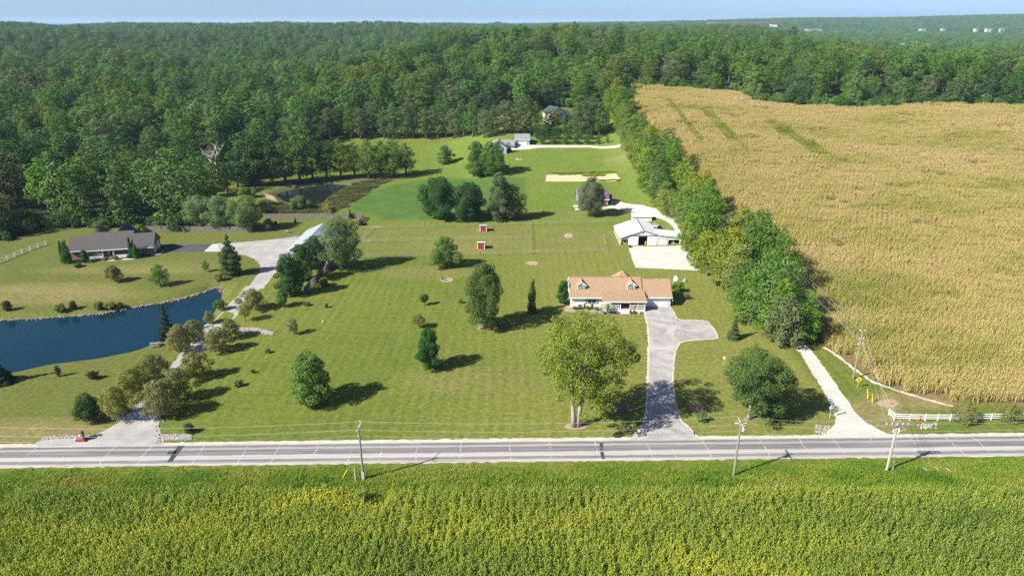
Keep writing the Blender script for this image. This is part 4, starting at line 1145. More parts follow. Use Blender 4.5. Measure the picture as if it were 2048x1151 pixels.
ok = woods(X, Y) & ((dens > -0.75) | (Y < 2500)); X, Y = X[ok], Y[ok]
Zt = hbase(X, Y); SC = rw.uniform(0.8, 1.45, len(X)); n = len(X)
scatter('distant_woodland', np.stack([X, Y, Zt - 0.2], 1), np.stack([0 * X, 0 * X, rw.uniform(0, 6.28, n)], 1), np.stack([SC, SC, SC * 0.85], 1), rw.integers(0, 6, n), FARW,
        'hazy blue-green forest on the distant ridges')

# trees standing apart in front of the wood
SOLO = [tree_data(['dome', 'egg', 'oval', 'dome'][k % 4], 4000 + 10 * k, [17, 19, 15, 18, 20][k], [5.0, 4.6, 4.4, 5.2, 4.8][k], ['leaf_mid', 'leaf_dark', 'leaf_grey', 'leaf_mid', 'leaf_hedgerow'][k], 0.55, 3400, 0.16, 36, size=0.31) for k in range(5)]
solo = [(400, 398, 335, 4), (430, 392, 325, 0), (455, 385, 322, 1), (476, 374, 300, 1), (497, 373, 262, 1), (520, 370, 278, 3), (546, 371, 285, 1), (572, 367, 275, 3), (600, 364, 270, 0), (626, 361, 276, 3), (654, 358, 280, 1), (682, 356, 278, 0), (710, 354, 284, 3), (738, 357, 278, 3), (764, 356, 282, 0), (788, 354, 276, 3), (812, 347, 286, 0)]
names = 'front clump of trees behind the dark pond'
rg = random.Random(5)
for i_s, (px, py, top, k) in enumerate(solo):
    q = g(px, py); H = height_at(q, px, top); s = H / [17, 19, 15, 18, 20][k]
    place_tree('pond_tree', SOLO[k], q[0], q[1], ordinal(i_s) + ' tree from the left in the line behind the dark pond', 'tree', 'trees along the back of the dark pond', rg.uniform(0, 6), (s * 1.3, s * 1.3, s))
px = 525; i_e = 0
while px < 1215:
    py = 283 - (px - 520) / 690 * 12 + rg.uniform(-3, 2)
    if 1000 < px < 1045: py -= 6
    if not (1090 < px < 1140):
        q = g(px, py); H = rg.uniform(13, 19); k = rg.choice([0, 1, 2, 2, 3]); s = H / [17, 19, 15, 18, 20][k]
        place_tree('edge_tree', SOLO[k], q[0], q[1], ordinal(i_e) + ' tree from the left in the open row at the foot of the wooded hill', 'tree', 'open row of trees at the foot of the hill', rg.uniform(0, 6), (s * 1.05, s * 1.05, s))
        i_e += 1
    px += rg.uniform(15, 26)
for (px, py, top, k, lab) in [(1114, 259, 222, 4, 'pale tree before the left gable of the white house'), (1143, 260, 226, 3, 'low tree before the right end of the white house'), (1096, 268, 220, 2, 'grey-green tree far left of the white gabled house'), (1105, 262, 215, 4, 'light tree standing left of the white gabled house'), (1128, 268, 236, 0, 'small tree before the white gabled house'), (1152, 262, 212, 2, 'grey-green tree right of the white gabled house'), (1180, 262, 205, 1, 'tall dark tree right of the white gabled house'), (1212, 255, 205, 4, 'pale tree between the white gabled house and the hedgerow')]:
    q = g(px, py); H = height_at(q, px, top); s = H / [17, 19, 15, 18, 20][k]
    place_tree('yard_tree', SOLO[k], q[0], q[1], lab, 'tree', None, rg.uniform(0, 6), (s * 0.9, s * 0.9, s))
CY = tree_data('egg', 4200, 7.6, 1.75, 'leaf_dark', 0.3, 1700, 0.06, 30, size=0.4)
for i, (px, py, top) in enumerate([(1085, 284, 268), (1084, 0, 0), (1105, 284, 268), (1126, 284, 268), (1149, 284, 268), (1172, 284, 270), (1193, 285, 271)]):
    if py == 0: continue
    q = g(px - 5, 286); s = 0.95 if i < 6 else 0.8
    place_tree('cypress_tree', CY, q[0] - 1.0, q[1] + 5, '%s slim tree from the left in the back row along the far driveway' % ordinal(max(0, i - 1)), 'tree', 'back row of slim trees along the far driveway', i, s)
for i, px in enumerate([1085, 1107.5, 1131, 1153.5, 1175.5, 1198]):
    q = g(px, 292); s = [1.18, 1.05, 1.0, 1.0, 0.95, 0.6][i]
    place_tree('cypress_tree', CY, q[0], q[1] + 2.6, '%s slim tree from the left in the front row along the far driveway' % ordinal(i), 'tree', 'front row of slim trees along the far driveway', i + 2, s)
q = g(1215, 286); place_tree('cypress_tree', CY, q[0], q[1], 'smallest slim tree at the hedgerow end of the far driveway', 'tree', None, 1, 0.5)
q = g(1016, 305); place_tree('cypress_tree', CY, q[0], q[1], 'dark clipped evergreen at the corner of the grey far house', 'tree', None, 1, (0.8, 0.8, 0.6))

# ------------------------------------------------------------------ crops and rough grass
def crop_material(name, stops, scale, dry=None, stretch=(0.55, 1.0, 1)):
    t = NT(name); p = t.pos()
    rn = t.new('ShaderNodeObjectInfo').outputs['Random']
    f = t.noise(t.scale(p, stretch), scale, 5, 0.55, 0.3)
    f = t.math('ADD', f, t.math('MULTIPLY', t.math('SUBTRACT', rn, 0.5), 0.10))
    col = t.ramp(f, stops)
    f2 = t.noise(p, 4.0, 3, 0.7)
    hs = t.new('ShaderNodeHueSaturation'); t.l(col, hs.inputs['Color']); t.l(t.maprange(f2, 0.25, 0.75, 0.72, 1.28), hs.inputs['Value'])
    col = hs.outputs[0]
    if dry:
        f3 = t.maprange(t.noise(p, 4.5, 2, 0.6), 0.55, 0.68)
        col = t.mix(t.math('MULTIPLY', f3, 0.45), col, dry)
    t.fin(col, 0.6, 0.05)
    tr = t.new('ShaderNodeBsdfTranslucent'); t.l(t.mix(1.0, col, (1.2, 1.15, 0.6), 'MULTIPLY'), tr.inputs['Color'])
    mx = t.new('ShaderNodeMixShader'); mx.inputs[0].default_value = 0.25
    t.l(t.p.outputs[0], mx.inputs[1]); t.l(tr.outputs[0], mx.inputs[2]); t.l(mx.outputs[0], t.out.inputs['Surface'])
    return t.m
M['corn_green'] = crop_material('corn_green', [(0.30, (0.125, 0.205, 0.030)), (0.46, (0.190, 0.275, 0.034)), (0.58, (0.265, 0.330, 0.036)), (0.72, (0.420, 0.430, 0.042))], 0.09, (0.40, 0.39, 0.11), (0.28, 1.0, 1))
M['corn_dry'] = crop_material('corn_dry', [(0.28, (0.250, 0.265, 0.060)), (0.42, (0.380, 0.345, 0.105)), (0.54, (0.460, 0.385, 0.150)), (0.70, (0.510, 0.395, 0.195))], 0.05, (0.36, 0.35, 0.10), (0.4, 1.0, 1))
M['tassel'] = mottled('tassel', (0.42, 0.35, 0.14), (0.54, 0.46, 0.20), 2.0, 0.9, world=True)
M['tassel_dry'] = mottled('tassel_dry', (0.50, 0.39, 0.18), (0.64, 0.51, 0.26), 2.0, 0.9, world=True)
M['verge_grass'] = crop_material('verge_grass', [(0.30, (0.115, 0.220, 0.024)), (0.48, (0.180, 0.285, 0.032)), (0.60, (0.255, 0.310, 0.042)), (0.72, (0.340, 0.310, 0.095))], 0.16)
M['weed'] = crop_material('weed', [(0.30, (0.060, 0.090, 0.025)), (0.50, (0.110, 0.130, 0.040)), (0.70, (0.190, 0.170, 0.075))], 0.12)

def corn_patch(seed, size, row, gap, H, lw, mats, nleaf, droop):
    rg = np.random.default_rng(seed); V = []; F = []; MI = []
    def strip(pts, w, side, mi):
        o = len(V)
        for i, p in enumerate(pts):
            ww = w[i] * 0.5
            V.append(p - side * ww); V.append(p + side * ww)
        for i in range(len(pts) - 1):
            F.append((o + 2 * i, o + 2 * i + 1, o + 2 * i + 3, o + 2 * i + 2)); MI.append(mi)
    for xr in np.arange(-size / 2 + row / 2, size / 2, row):
        for yy in np.arange(-size / 2 + gap / 2, size / 2, gap):
            b = np.array([xr + rg.normal() * 0.05, yy + rg.normal() * 0.05, 0]); h = H * rg.uniform(0.84, 1.12)
            lean = np.array([rg.normal() * 0.10, rg.normal() * 0.10, 1.0])
            a0 = rg.random() * 6.28
            for k in range(nleaf):
                a = a0 + k * 3.14 + rg.normal() * 0.5
                z = h * (0.30 + 0.62 * k / (nleaf - 1)); d = np.array([math.cos(a), math.sin(a), 0])
                L = rg.uniform(0.38, 0.68) * (1.0 if k < nleaf - 2 else 0.75); s = b + lean * z
                dr = droop * rg.uniform(0.6, 1.4)
                pts = [s, s + d * L * 0.42 + np.array([0, 0, 0.30 * L]), s + d * L * 0.8 + np.array([0, 0, (0.22 - dr * 0.4) * L]), s + d * L + np.array([0, 0, (0.0 - dr) * L])]
                strip(pts, [lw * 0.7, lw, lw * 0.8, lw * 0.15], np.array([-d[1], d[0], 0.25 * rg.normal()]), 0)
            top = b + lean * h
            strip([b + lean * h * 0.2, top], [0.05, 0.035], np.array([1.0, 0, 0]), 0)
            for k in range(2):
                a = rg.random() * 6.28; d = np.array([math.cos(a) * 0.25, math.sin(a) * 0.25, 0.9])
                strip([top, top + d * 0.34], [0.06, 0.03], np.array([-d[1], d[0], 0.3]), 1)
    return np_mesh('corn_source', np.array(V), np.array(F), mats, MI)

PS = 3.04
CG = [corn_patch(500 + k, PS, 0.76, 0.24, 2.3, 0.10, [M['corn_green'], M['tassel']], 8, 0.55) for k in range(4)]
CD = [corn_patch(520 + k, PS, 0.76, 0.27, 2.2, 0.095, [M['corn_dry'], M['tassel_dry']], 7, 0.95) for k in range(4)]
CORN_EDGE = [tuple(g(*p)[:2]) for p in [(0, 972), (400, 958), (690, 962), (760, 972), (1000, 955), (1400, 955), (1560, 952), (1800, 960), (1900, 968), (2048, 970)]]
cex = [p[0] for p in CORN_EDGE]; cey = [p[1] - 2.8 for p in CORN_EDGE]
def patches(x0, x1, y0, y1, test, seed, nvar, hs=(0.9, 1.1), ang=0.0):
    rg = np.random.default_rng(seed)
    X, Y = np.meshgrid(np.arange(x0, x1, PS), np.arange(y0, y1, PS)); X, Y = X.ravel(), Y.ravel()
    ok = test(X, Y); X, Y = X[ok], Y[ok]; n = len(X)
    rot = np.stack([rg.normal(size=n) * 0.02, rg.normal(size=n) * 0.02, rg.integers(0, 2, n) * math.pi + rg.normal(size=n) * 0.02 + ang], 1)
    h = rg.uniform(hs[0], hs[1], n)
    return X, Y, rot, np.stack([np.full(n, 1.06), np.full(n, 1.06), h], 1), rg.integers(0, nvar, n), rg
X, Y, rot, scl, idx, _ = patches(-125, 125, 34, 90, lambda x, y: y < np.interp(x, cex, cey) - 1.7, 61, 4)
scatter('green_corn', np.stack([X, Y, 0 * X], 1), rot, scl, idx, CG, 'green standing corn filling the foreground below the road')
# loose plants along the ragged front edge
ex = np.arange(-110, 110, 2.2); rgx = np.random.default_rng(4)
def in_field(x, y): return inside(FIELD, x, y) & (edge_dist(FIELD, x, y) > 0.5)
X, Y, rot, scl, idx, rgc = patches(60, 330, 96, 440, in_field, 62, 4, (0.86, 1.12))
n = len(X)
lodge = (np.sin(X / 9.0 + 0.7 * np.sin(Y / 13.0)) * np.sin(Y / 5.5 + X / 40.0) > 0.86) & (Y > 150)
scl[:, 2] = np.where(lodge, scl[:, 2] * rgc.uniform(0.35, 0.7, n), scl[:, 2])
rot[:, 0] += np.where(lodge, rgc.normal(size=n) * 0.35, 0)
strips = (ribbon(P([(1405, 222), (1440, 255), (1470, 285), (1512, 315)]), [3, 7, 6, 3]), ribbon(P([(1535, 248), (1580, 275), (1630, 305), (1695, 335)]), [5, 9, 8, 3]), ribbon(P([(1340, 205), (1400, 290)]), [2, 3]))
weedy = np.zeros(n, bool)
for sp in strips: weedy |= inside(sp, X, Y)
idx = np.where(weedy, idx % 2 + 4, idx); scl[:, 2] = np.where(weedy, scl[:, 2] * 0.75, scl[:, 2])
M['corn_weedy'] = crop_material('corn_weedy', [(0.30, (0.170, 0.215, 0.036)), (0.50, (0.270, 0.295, 0.055)), (0.70, (0.400, 0.370, 0.095))], 0.1)
CD += [corn_patch(540 + k, PS, 0.76, 0.27, 2.0, 0.10, [M['corn_weedy'], M['corn_weedy']], 7, 0.6) for k in range(2)]
scatter('ripe_corn', np.stack([X, Y, hbase(X, Y) - 0.05], 1), rot, scl, idx, CD, 'ripening tan corn covering the large field right of the hedgerow')

def tuft_patch(seed, size, n, H, w, mat, spread=0.5):
    rg = np.random.default_rng(seed)
    p = np.stack([rg.uniform(-size / 2, size / 2, n), rg.uniform(-size / 2, size / 2, n), np.zeros(n)], 1)
    a = rg.uniform(0, 6.28, n); d = np.stack([np.cos(a), np.sin(a), 0 * a], 1); s = np.stack([-np.sin(a), np.cos(a), 0 * a], 1)
    h = H * rg.uniform(0.5, 1.2, n)[:, None]; up = np.array([[0, 0, 1.0]])
    m = p + up * h * 0.6 + d * h * 0.15; t = p + up * h + d * h * spread * rg.uniform(0.4, 1.3, n)[:, None]
    V = np.stack([p - s * w, p + s * w, m + s * w * 0.8, m - s * w * 0.8, t + s * w * 0.15, t - s * w * 0.15], 1).reshape(-1, 3)
    b = np.arange(n)[:, None] * 6
    F = np.concatenate([b + np.array([[0, 1, 2, 3]]), b + np.array([[3, 2, 4, 5]])])
    return np_mesh('tuft_source', V, F, mat)
VG = [tuft_patch(700 + k, 2.2, 240, [0.45, 0.6, 0.8][k], 0.035, M['verge_grass']) for k in range(3)]
rg = np.random.default_rng(71)
near_y = lambda x: rc[1] + (x - rc[0]) * math.tan(RANG) - ROADW / 2 - 1.6
X, Y = np.meshgrid(np.arange(-100, 100, 1.5), np.arange(70, 92, 1.3)); X = X.ravel() + rg.uniform(-.6, .6, X.size); Y = Y.ravel() + rg.uniform(-.6, .6, Y.size)
ok = (Y < near_y(X)) & (Y > np.interp(X, cex, cey) - 2.5); X, Y = X[ok], Y[ok]; n = len(X)
dd = (near_y(X) - Y) / 4.0
s = np.clip(0.25 + 0.75 * np.clip(dd, 0, 1) * (0.6 + 0.5 * np.sin(X / 6.0) * np.sin(X / 2.7 + Y)), 0.18, 1.2)
scatter('verge_grass', np.stack([X, Y, 0 * X], 1), np.stack([0 * X, 0 * X, rg.uniform(0, 6.28, n)], 1), np.stack([0 * X + 1, 0 * X + 1, s], 1), rg.integers(0, 3, n), VG, 'rank green verge grass between the road and the corn')
WG = [tuft_patch(720 + k, 2.6, 200, [0.5, 0.8][k], 0.05, M['weed'], 0.6) for k in range(2)]
mead = P([(522, 425), (520, 398), (560, 408), (612, 416), (652, 404), (668, 390), (705, 368), (800, 352), (742, 379), (690, 416), (655, 428), (560, 428)])
X, Y = np.meshgrid(np.arange(-110, -20, 1.9), np.arange(215, 320, 1.9)); X = X.ravel() + rg.uniform(-.8, .8, X.size); Y = Y.ravel() + rg.uniform(-.8, .8, Y.size)
ok = inside(mead, X, Y) & (hfull(X, Y) > -0.8); X, Y = X[ok], Y[ok]; n = len(X)
scatter('meadow_weeds', np.stack([X, Y, hfull(X, Y)], 1), np.stack([0 * X, 0 * X, rg.uniform(0, 6.28, n)], 1), np.stack([0 * X + 1, 0 * X + 1, rg.uniform(.5, 1.2, n)], 1), rg.integers(0, 2, n), WG, 'rough weeds and grass round the dark pond')
# rows of vegetables in the garden patch
GV = [tuft_patch(740, 1.6, 120, 0.6, 0.09, M['verge_grass'], 0.8)]
pts = []
for (x0, y0, x1, y1, st) in [(1118, 349.5, 1160, 348.5, 3.5), (1165, 350.5, 1205, 349.5, 3), (1108, 346.5, 1228, 344, 4), (1195, 361, 1240, 360, 3.2), (1168, 351.5, 1208, 351, 3)]:
    k = int((x1 - x0) / st)
    for i in range(k + 1):
        q = g(x0 + (x1 - x0) * i / k, y0 + (y1 - y0) * i / k); pts.append(q)
pts = np.array(pts); n = len(pts); pts[:, :2] += rg.normal(size=(n, 2)) * 0.4
scatter('garden_vegetables', pts, np.stack([np.zeros(n), np.zeros(n), rg.uniform(0, 6, n)], 1), np.stack([np.full(n, .9), np.full(n, .9), rg.uniform(.3, .75, n)], 1), np.zeros(n), GV, 'leafy green vegetable rows in the straw-mulched garden')

# stones
def rock_mesh(seed):
    rgk = random.Random(seed); bm = bmesh.new(); bmesh.ops.create_icosphere(bm, subdivisions=1, radius=1.0)
    for v in bm.verts: v.co *= rgk.uniform(0.7, 1.15)
    me = bpy.data.meshes.new('rock'); bm.to_mesh(me); bm.free(); return me
def rocks(name, poly, n, size, mat, label, seed, z=None, path=None):
    rgk = np.random.default_rng(seed); src = [rock_mesh(seed + k) for k in range(4)]
    for m_ in src: m_.materials.append(mat)
    if path is None:
        pa = np.array(poly); a, b = pa.min(0), pa.max(0); X = rgk.uniform(a[0], b[0], n * 5); Y = rgk.uniform(a[1], b[1], n * 5)
        ok = inside(poly, X, Y); X, Y = X[ok][:n], Y[ok][:n]
    else:
        pa = np.array(path); seg = np.r_[0, np.cumsum(np.hypot(*np.diff(pa, axis=0).T))]; u = rgk.uniform(0, seg[-1], n)
        X = np.interp(u, seg, pa[:, 0]) + rgk.normal(size=n) * 0.45; Y = np.interp(u, seg, pa[:, 1]) + rgk.normal(size=n) * 0.45
    zz = hfull(X, Y) if z is None else np.full(len(X), z); k = len(X)
    s = size * rgk.uniform(0.5, 1.25, k)
    V = []; F = []
    base = [(np.array([v.co[:] for v in m_.vertices]), np.array([p.vertices[:] for p in m_.polygons])) for m_ in src]
    o = 0
    for i in range(k):
        bv, bf = base[i % 4]; an = rgk.random() * 6.28; c, sn = math.cos(an), math.sin(an)
        rot = np.array([[c, -sn, 0], [sn, c, 0], [0, 0, 1]])
        V.append(bv @ rot.T * s[i] * np.array([1, 0.8, 0.65]) + np.array([X[i], Y[i], zz[i] + s[i] * 0.15])); F.append(bf + o); o += len(bv)
    return tag(link(name, np_mesh(name, np.concatenate(V), np.concatenate(F), mat)), label, None, kind='stuff')
rocks('ditch_stones', P([(458, 657), (480, 655), (515, 656), (549, 664), (546, 670), (515, 666), (480, 661), (462, 663)]), 620, 0.24, M['limestone'], 'white limestone riprap lining the ditch right of the pond drive', 1)
rocks('ditch_stones', P([(404, 647), (425, 648), (424, 655), (408, 656)]), 170, 0.24, M['limestone'], 'white limestone riprap between the pond and the drive', 11)
rocks('culvert_stones', P([(322, 868), (384, 868), (384, 879), (326, 880)]), 380, 0.22, M['limestone'], 'heap of pale riprap right of the entrance apron', 2)
rocks('culvert_stones', P([(88, 872), (205, 868), (200, 874), (85, 878)]), 340, 0.20, M['limestone'], 'strip of pale riprap left of the brick letterbox', 3)
rocks('shore_stones', None, 620, 0.26, M['stone_brown'], 'line of brown and white stones along the far pond shore', 4, z=WATER + 0.10, path=P([(-60, 636), (0, 632.5), (60, 630.5), (120, 626), (200, 620), (260, 608), (320, 598.5), (360, 590.5), (400, 579.5), (425, 569.5), (442, 568), (441, 578)]))
rocks('lane_stones', P([(1632, 849), (1662, 852), (1650, 868), (1628, 866)]), 60, 0.24, M['limestone'], 'pale stones heaped at the corner of the road and gravel lane', 5)
rocks('verge_stones', P([(1836, 848), (1876, 845), (1872, 856), (1838, 857)]), 40, 0.27, M['limestone'], 'scatter of white rocks on the verge below the rail fence', 6)
rocks('fire_ring', P([(1131, 467), (1143, 467), (1143, 474), (1131, 474)]), 14, 0.32, M['limestone'], 'ring of pale stones round the paddock fire pit', 7)
rocks('bed_stones', None, 70, 0.15, M['limestone'], 'pale edging stones round the house flower bed', 8, path=P([(1131, 620), (1150, 624), (1172, 621), (1192, 626), (1204, 630), (1245, 630), (1288, 628)]))
rocks('wall_stones', None, 36, 0.22, M['stone_brown'], 'little culvert wall of grey stones at the entrance', 9, path=P([(316, 840), (317, 858), (322, 868), (318, 882)]))
tag(sheet('roadside_gravel', P([(72, 884), (100, 872), (180, 870), (190, 876), (170, 890), (72, 893)]), 0.008, M['gravel_grey'], 0.5, 0.15, seed=50), kind='structure')
q = g(1369, 562)
rocks('yard_stones', P([(1366, 560), (1373, 560), (1373, 564), (1366, 564)]), 5, 0.3, M['limestone'], 'few tan stones on the grass right of the garage', 10)

# ------------------------------------------------------------------ buildings
def gable_body(mb, x0, x1, y0, y1, ze, zr, z0=0.0):
    ym = (y0 + y1) / 2
    return mb.prism([(y0, z0), (y1, z0), (y1, ze), (ym, zr), (y0, ze)], 'x', x0, x1)

def gable_roof(mb, x0, x1, y0, y1, ze, zr, oh=0.4, th=0.16, ohx=0.3):
    ym = (y0 + y1) / 2; sl = (zr - ze) / (ym - y0)
    a, b = y0 - oh, y1 + oh; zl = ze - oh * sl
    mb.prism([(a, zl + 0.02), (ym, zr + 0.02), (b, zl + 0.02), (b, zl + th), (ym, zr + th * 1.25), (a, zl + th)], 'x', x0 - ohx, x1 + ohx)

def window(parent, x, z, w, h, y, shutters=None, rows=2, cols=2, frame='white_trim'):
    """a window on a wall that faces -y, frame proud of the wall, panes behind the bars"""
    t = 0.09
    mb = MB(); mb.box(x - w / 2 - t, x + w / 2 + t, y - 0.07, y - 0.002, z - t, z); mb.box(x - w / 2 - t, x + w / 2 + t, y - 0.07, y - 0.002, z + h, z + h + t)
    mb.box(x - w / 2 - t, x - w / 2, y - 0.066, y - 0.002, z, z + h); mb.box(x + w / 2, x + w / 2 + t, y - 0.066, y - 0.002, z, z + h)
    for c in range(1, cols): mb.box(x - w / 2 + w * c / cols - 0.03, x - w / 2 + w * c / cols + 0.03, y - 0.06, y - 0.02, z, z + h)
    for r_ in range(1, rows): mb.box(x - w / 2, x + w / 2, y - 0.055, y - 0.02, z + h * r_ / rows - 0.03, z + h * r_ / rows + 0.03)
    o = mb.build('window', M[frame], parent)
    for c in range(cols):
        for r_ in range(rows):
            MB().box(x - w / 2 + w * c / cols + .005, x - w / 2 + w * (c + 1) / cols - .005, y - 0.03, y - 0.004, z + h * r_ / rows + .005, z + h * (r_ + 1) / rows - .005).build('pane', M['glass'], o)
    if shutters:
        for s in (-1, 1):
            xc = x + s * (w / 2 + t + 0.24)
            MB().box(xc - 0.22, xc + 0.22, y - 0.06, y - 0.002, z - 0.03, z + h + 0.03).build('shutter', M[shutters], o)
    return o

def garage_door(parent, x0, x1, y, h, rows=4):
    mb = MB(); t = 0.12
    mb.box(x0 - t, x0, y - 0.09, y - 0.002, 0, h + t); mb.box(x1, x1 + t, y - 0.09, y - 0.002, 0, h + t); mb.box(x0, x1, y - 0.088, y - 0.002, h, h + t)
    o = mb.build('garage_door', M['white_trim'], parent)
    for k in range(rows):
        MB().box(x0 + .01, x1 - .01, y - 0.045, y - 0.003, h * k / rows + 0.02, h * (k + 1) / rows - 0.02).build('panel', M['white_metal'], o)
    return o

# --- the white ranch house
hb = g(1141, 613.5); hr = g(1340, 612.5)
HL = hr[0] - hb[0]
house = empty('ranch_house', (hb[0], hb[1], 0))
tag(house, 'white-sided ranch house with tan shingle roof, two dormers and attached garage', 'house')
MX = HL * 0.705
D = 8.6; ZE = 2.7; ZR = 5.75
mb = MB(); gable_body(mb, 0, MX, 0, D, ZE, ZR); mb.build('wall', M['white_siding'], house)
mb = MB(); gable_body(mb, MX + 0.02, HL, 0.25, 8.0, 2.65, 5.3); mb.build('garage_wall', M['white_siding'], house)
mb = MB(); gable_roof(mb, 0, MX, 0, D, ZE, ZR, 0.45, 0.17, 0.3); mb.build('roof', M['tan_shingle'], house)
mb = MB(); gable_roof(mb, MX + 0.35, HL, 0.25, 8.0, 2.65, 5.3, 0.45, 0.17, 0.3); mb.build('garage_roof', M['tan_shingle'], house)
sl = (ZR - ZE) / (D / 2); fz = ZE - 0.45 * sl
PX0, PX1 = (1203.5 - 1141) * mpp(hb), (1285 - 1141) * mpp(hb)
mb = MB(); mb.box(-0.3, PX0 - 0.1, -0.60, -0.46, fz - 0.06, fz + 0.14); mb.build('gutter', M['white_trim'], house)
mb = MB(); mb.box(MX + .5, HL + .3, -0.36, -0.22, 2.65 - 0.45 * .68 - .06, 2.65 - 0.45 * .68 + .14); mb.build('gutter', M['white_trim'], house)
for sx in (-0.3, MX + 0.3):
    mb = MB()
    for a, b in (((sx, -0.45, fz), (sx, D / 2, ZR)), ((sx, D + 0.45, fz), (sx, D / 2, ZR))): mb.beam((a[0], a[1], a[2] - .02), (b[0], b[1], b[2] - .02), 0.05, 0.22)
    mb.build('barge_board', M['white_trim'], house)
mb = MB()
mb.beam((HL + .3, -0.2, 2.35), (HL + .3, 4.12, 5.28), 0.05, 0.22); mb.beam((HL + .3, 8.45, 2.35), (HL + .3, 4.12, 5.28), 0.05, 0.22); mb.build('barge_board', M['white_trim'], house)
for vx, vy in ((5.2, 6.4), (9.8, 5.6), (14.6, 6.0)):
    MB().tube([(vx, vy, ZR - (vy - D / 2) * sl - .1), (vx, vy, ZR - (vy - D / 2) * sl + .55)], .07, 8).build('vent_pipe', M['galvanised'], house)
MB().beam((-.25, D / 2, ZR + .2), (MX + .25, D / 2, ZR + .2), .3, .05).build('ridge_cap', M['tan_shingle'], house)
# corner boards
for x in (0.06, PX0 - .3):
    MB().box(x - 0.09, x + 0.09, -0.03, 0.1, 0, ZE - .05).build('corner_board', M['white_trim'], house)
# rear sun room with a hipped roof
rx = 13.3 * (HL / 23.1)
mb = MB(); mb.box(rx - 2.4, rx + 2.4, D + .01, D + 4.2, 0, 2.6); mb.build('rear_room', M['white_siding'], house)
mb = MB(); z0_ = 2.55; cx, cy = rx, D + 1.9
cs = [(rx - 2.8, D - 0.9), (rx + 2.8, D - 0.9), (rx + 2.8, D + 4.6), (rx - 2.8, D + 4.6)]
mb.add([(a, b, z0_) for a, b in cs] + [(cx, cy, 5.35)], [(0, 1, 4), (1, 2, 4), (2, 3, 4), (3, 0, 4), (3, 2, 1, 0)]); mb.build('rear_roof', M['tan_shingle'], house)
# dormers
for dpx in (1163.2, 1262.7):
    xd = (dpx - 1141) * (HL / (1340 - 1141))
    w = 0.93; yf = 1.35; zb = ZE + yf * sl; zt = zb + 1.3; zp = zt + 0.75
    yb = (zp - ZE) / sl
    mb = MB(); mb.prism([(xd - w, zb - .3), (xd + w, zb - .3), (xd + w, zt), (xd, zp), (xd - w, zt)], 'y', yf, yb + .2)
    dm = mb.build('dormer', M['white_siding'], house)
    mb = MB(); o_ = 0.2
    mb.prism([(xd - w - o_, zt - o_ * .8 + .02), (xd, zp + .02), (xd + w + o_, zt - o_ * .8 + .02), (xd + w + o_, zt - o_ * .8 + .13), (xd, zp + .17), (xd - w - o_, zt - o_ * .8 + .13)], 'y', yf - 0.2, yb + 0.35)
    mb.build('roof', M['tan_shingle'], dm)
    mb = MB(); mb.beam((xd - w - o_, yf - .22, zt - o_ * .8 + .03), (xd, yf - .22, zp + .05), .06, .17); mb.beam((xd + w + o_, yf - .22, zt - o_ * .8 + .03), (xd, yf - .22, zp + .05), .06, .17); mb.build('barge_board', M['white_trim'], dm)
    window(house, xd, zb + 0.12, 0.72, 1.15, yf, 'shutter_green', 2, 2)
window(house, 4.9 * HL / 23.1, 0.95, 1.9, 1.35, 0, 'shutter_green', 1, 2)
# garage doors
gx0 = MX + 0.55; gw = (HL - MX - 1.2) / 2
garage_door(house, gx0, gx0 + gw - .12, 0.25, 2.15); garage_door(house, gx0 + gw + .12, gx0 + 2 * gw, 0.25, 2.15)
for x in (gx0 + gw, HL - .18):
    MB().ball((x, 0.12, 2.35), (.09, .09, .14)).build('wall_lamp', M['black_paint'], house)
# porch
PY = -2.7; FLO = 0.75
mb = MB(); mb.prism([(1.25, ZE + 1.25 * sl + .10), (PY - .4, 2.62), (PY - .4, 2.48), (1.25, ZE + 1.25 * sl - .06)], 'x', PX0 - .3, PX1 + .35)
mb.build('porch_roof', M['tan_shingle'], house)
mb = MB(); mb.box(PX0 - .3, PX1 + .35, PY - .48, PY - .405, 2.40, 2.60); mb.build('gutter', M['white_trim'], house)
mb = MB(); mb.box(PX0, PX1, PY - .08, PY + .08, 2.25, 2.47); mb.build('porch_beam', M['white_trim'], house)
mb = MB(); mb.box(PX0, PX1, PY, -0.01, FLO - .12, FLO); mb.build('porch_floor', M['deck_wood'], house)
mb = MB(); mb.box(PX0, PX0 + (PX1 - PX0) * .408, PY + .04, PY + .08, 0, FLO - .12); mb.box(PX0 + (PX1 - PX0) * .645, PX1, PY + .04, PY + .08, 0, FLO - .12); mb.build('porch_skirt', M['white_siding'], house)
PW = PX1 - PX0
posts = [0.0, 0.20, 0.41, 0.64, 0.83, 1.0]
for f in posts:
    x = PX0 + PW * f
    z0p = FLO if f in (0.20, 0.83) else 0.0
    MB().box(x - .075, x + .075, PY - .075, PY + .075, z0p, 2.25).build('post', M['white_trim'], house)
def railing(xa, xb, y=PY):
    mb = MB(); mb.box(xa, xb, y - .05, y + .05, FLO + .82, FLO + .92); mb.box(xa, xb, y - .04, y + .04, FLO + .06, FLO + .13)
    o = mb.build('railing', M['white_trim'], house)
    k = int((xb - xa) / .22)
    for i in range(1, k):
        x = xa + (xb - xa) * i / k
        MB().box(x - .035, x + .035, y - .03, y + .03, FLO + .13, FLO + .82).build('baluster', M['white_trim'], o)
for a, b in ((0, .2), (.2, .41), (.64, .83), (.83, 1.0)): railing(PX0 + PW * a + .076, PX0 + PW * b - .076)
mb = MB(); mb.box(PX1 - .05, PX1 + .05, PY + .08, -.05, FLO + .82, FLO + .92); mb.box(PX1 - .04, PX1 + .04, PY + .08, -.05, FLO + .06, FLO + .13)
for k in range(10): y_ = PY + .2 + k * .24; mb.box(PX1 - .03, PX1 + .03, y_, y_ + .06, FLO + .13, FLO + .82)
mb.build('side_railing', M['white_trim'], house)
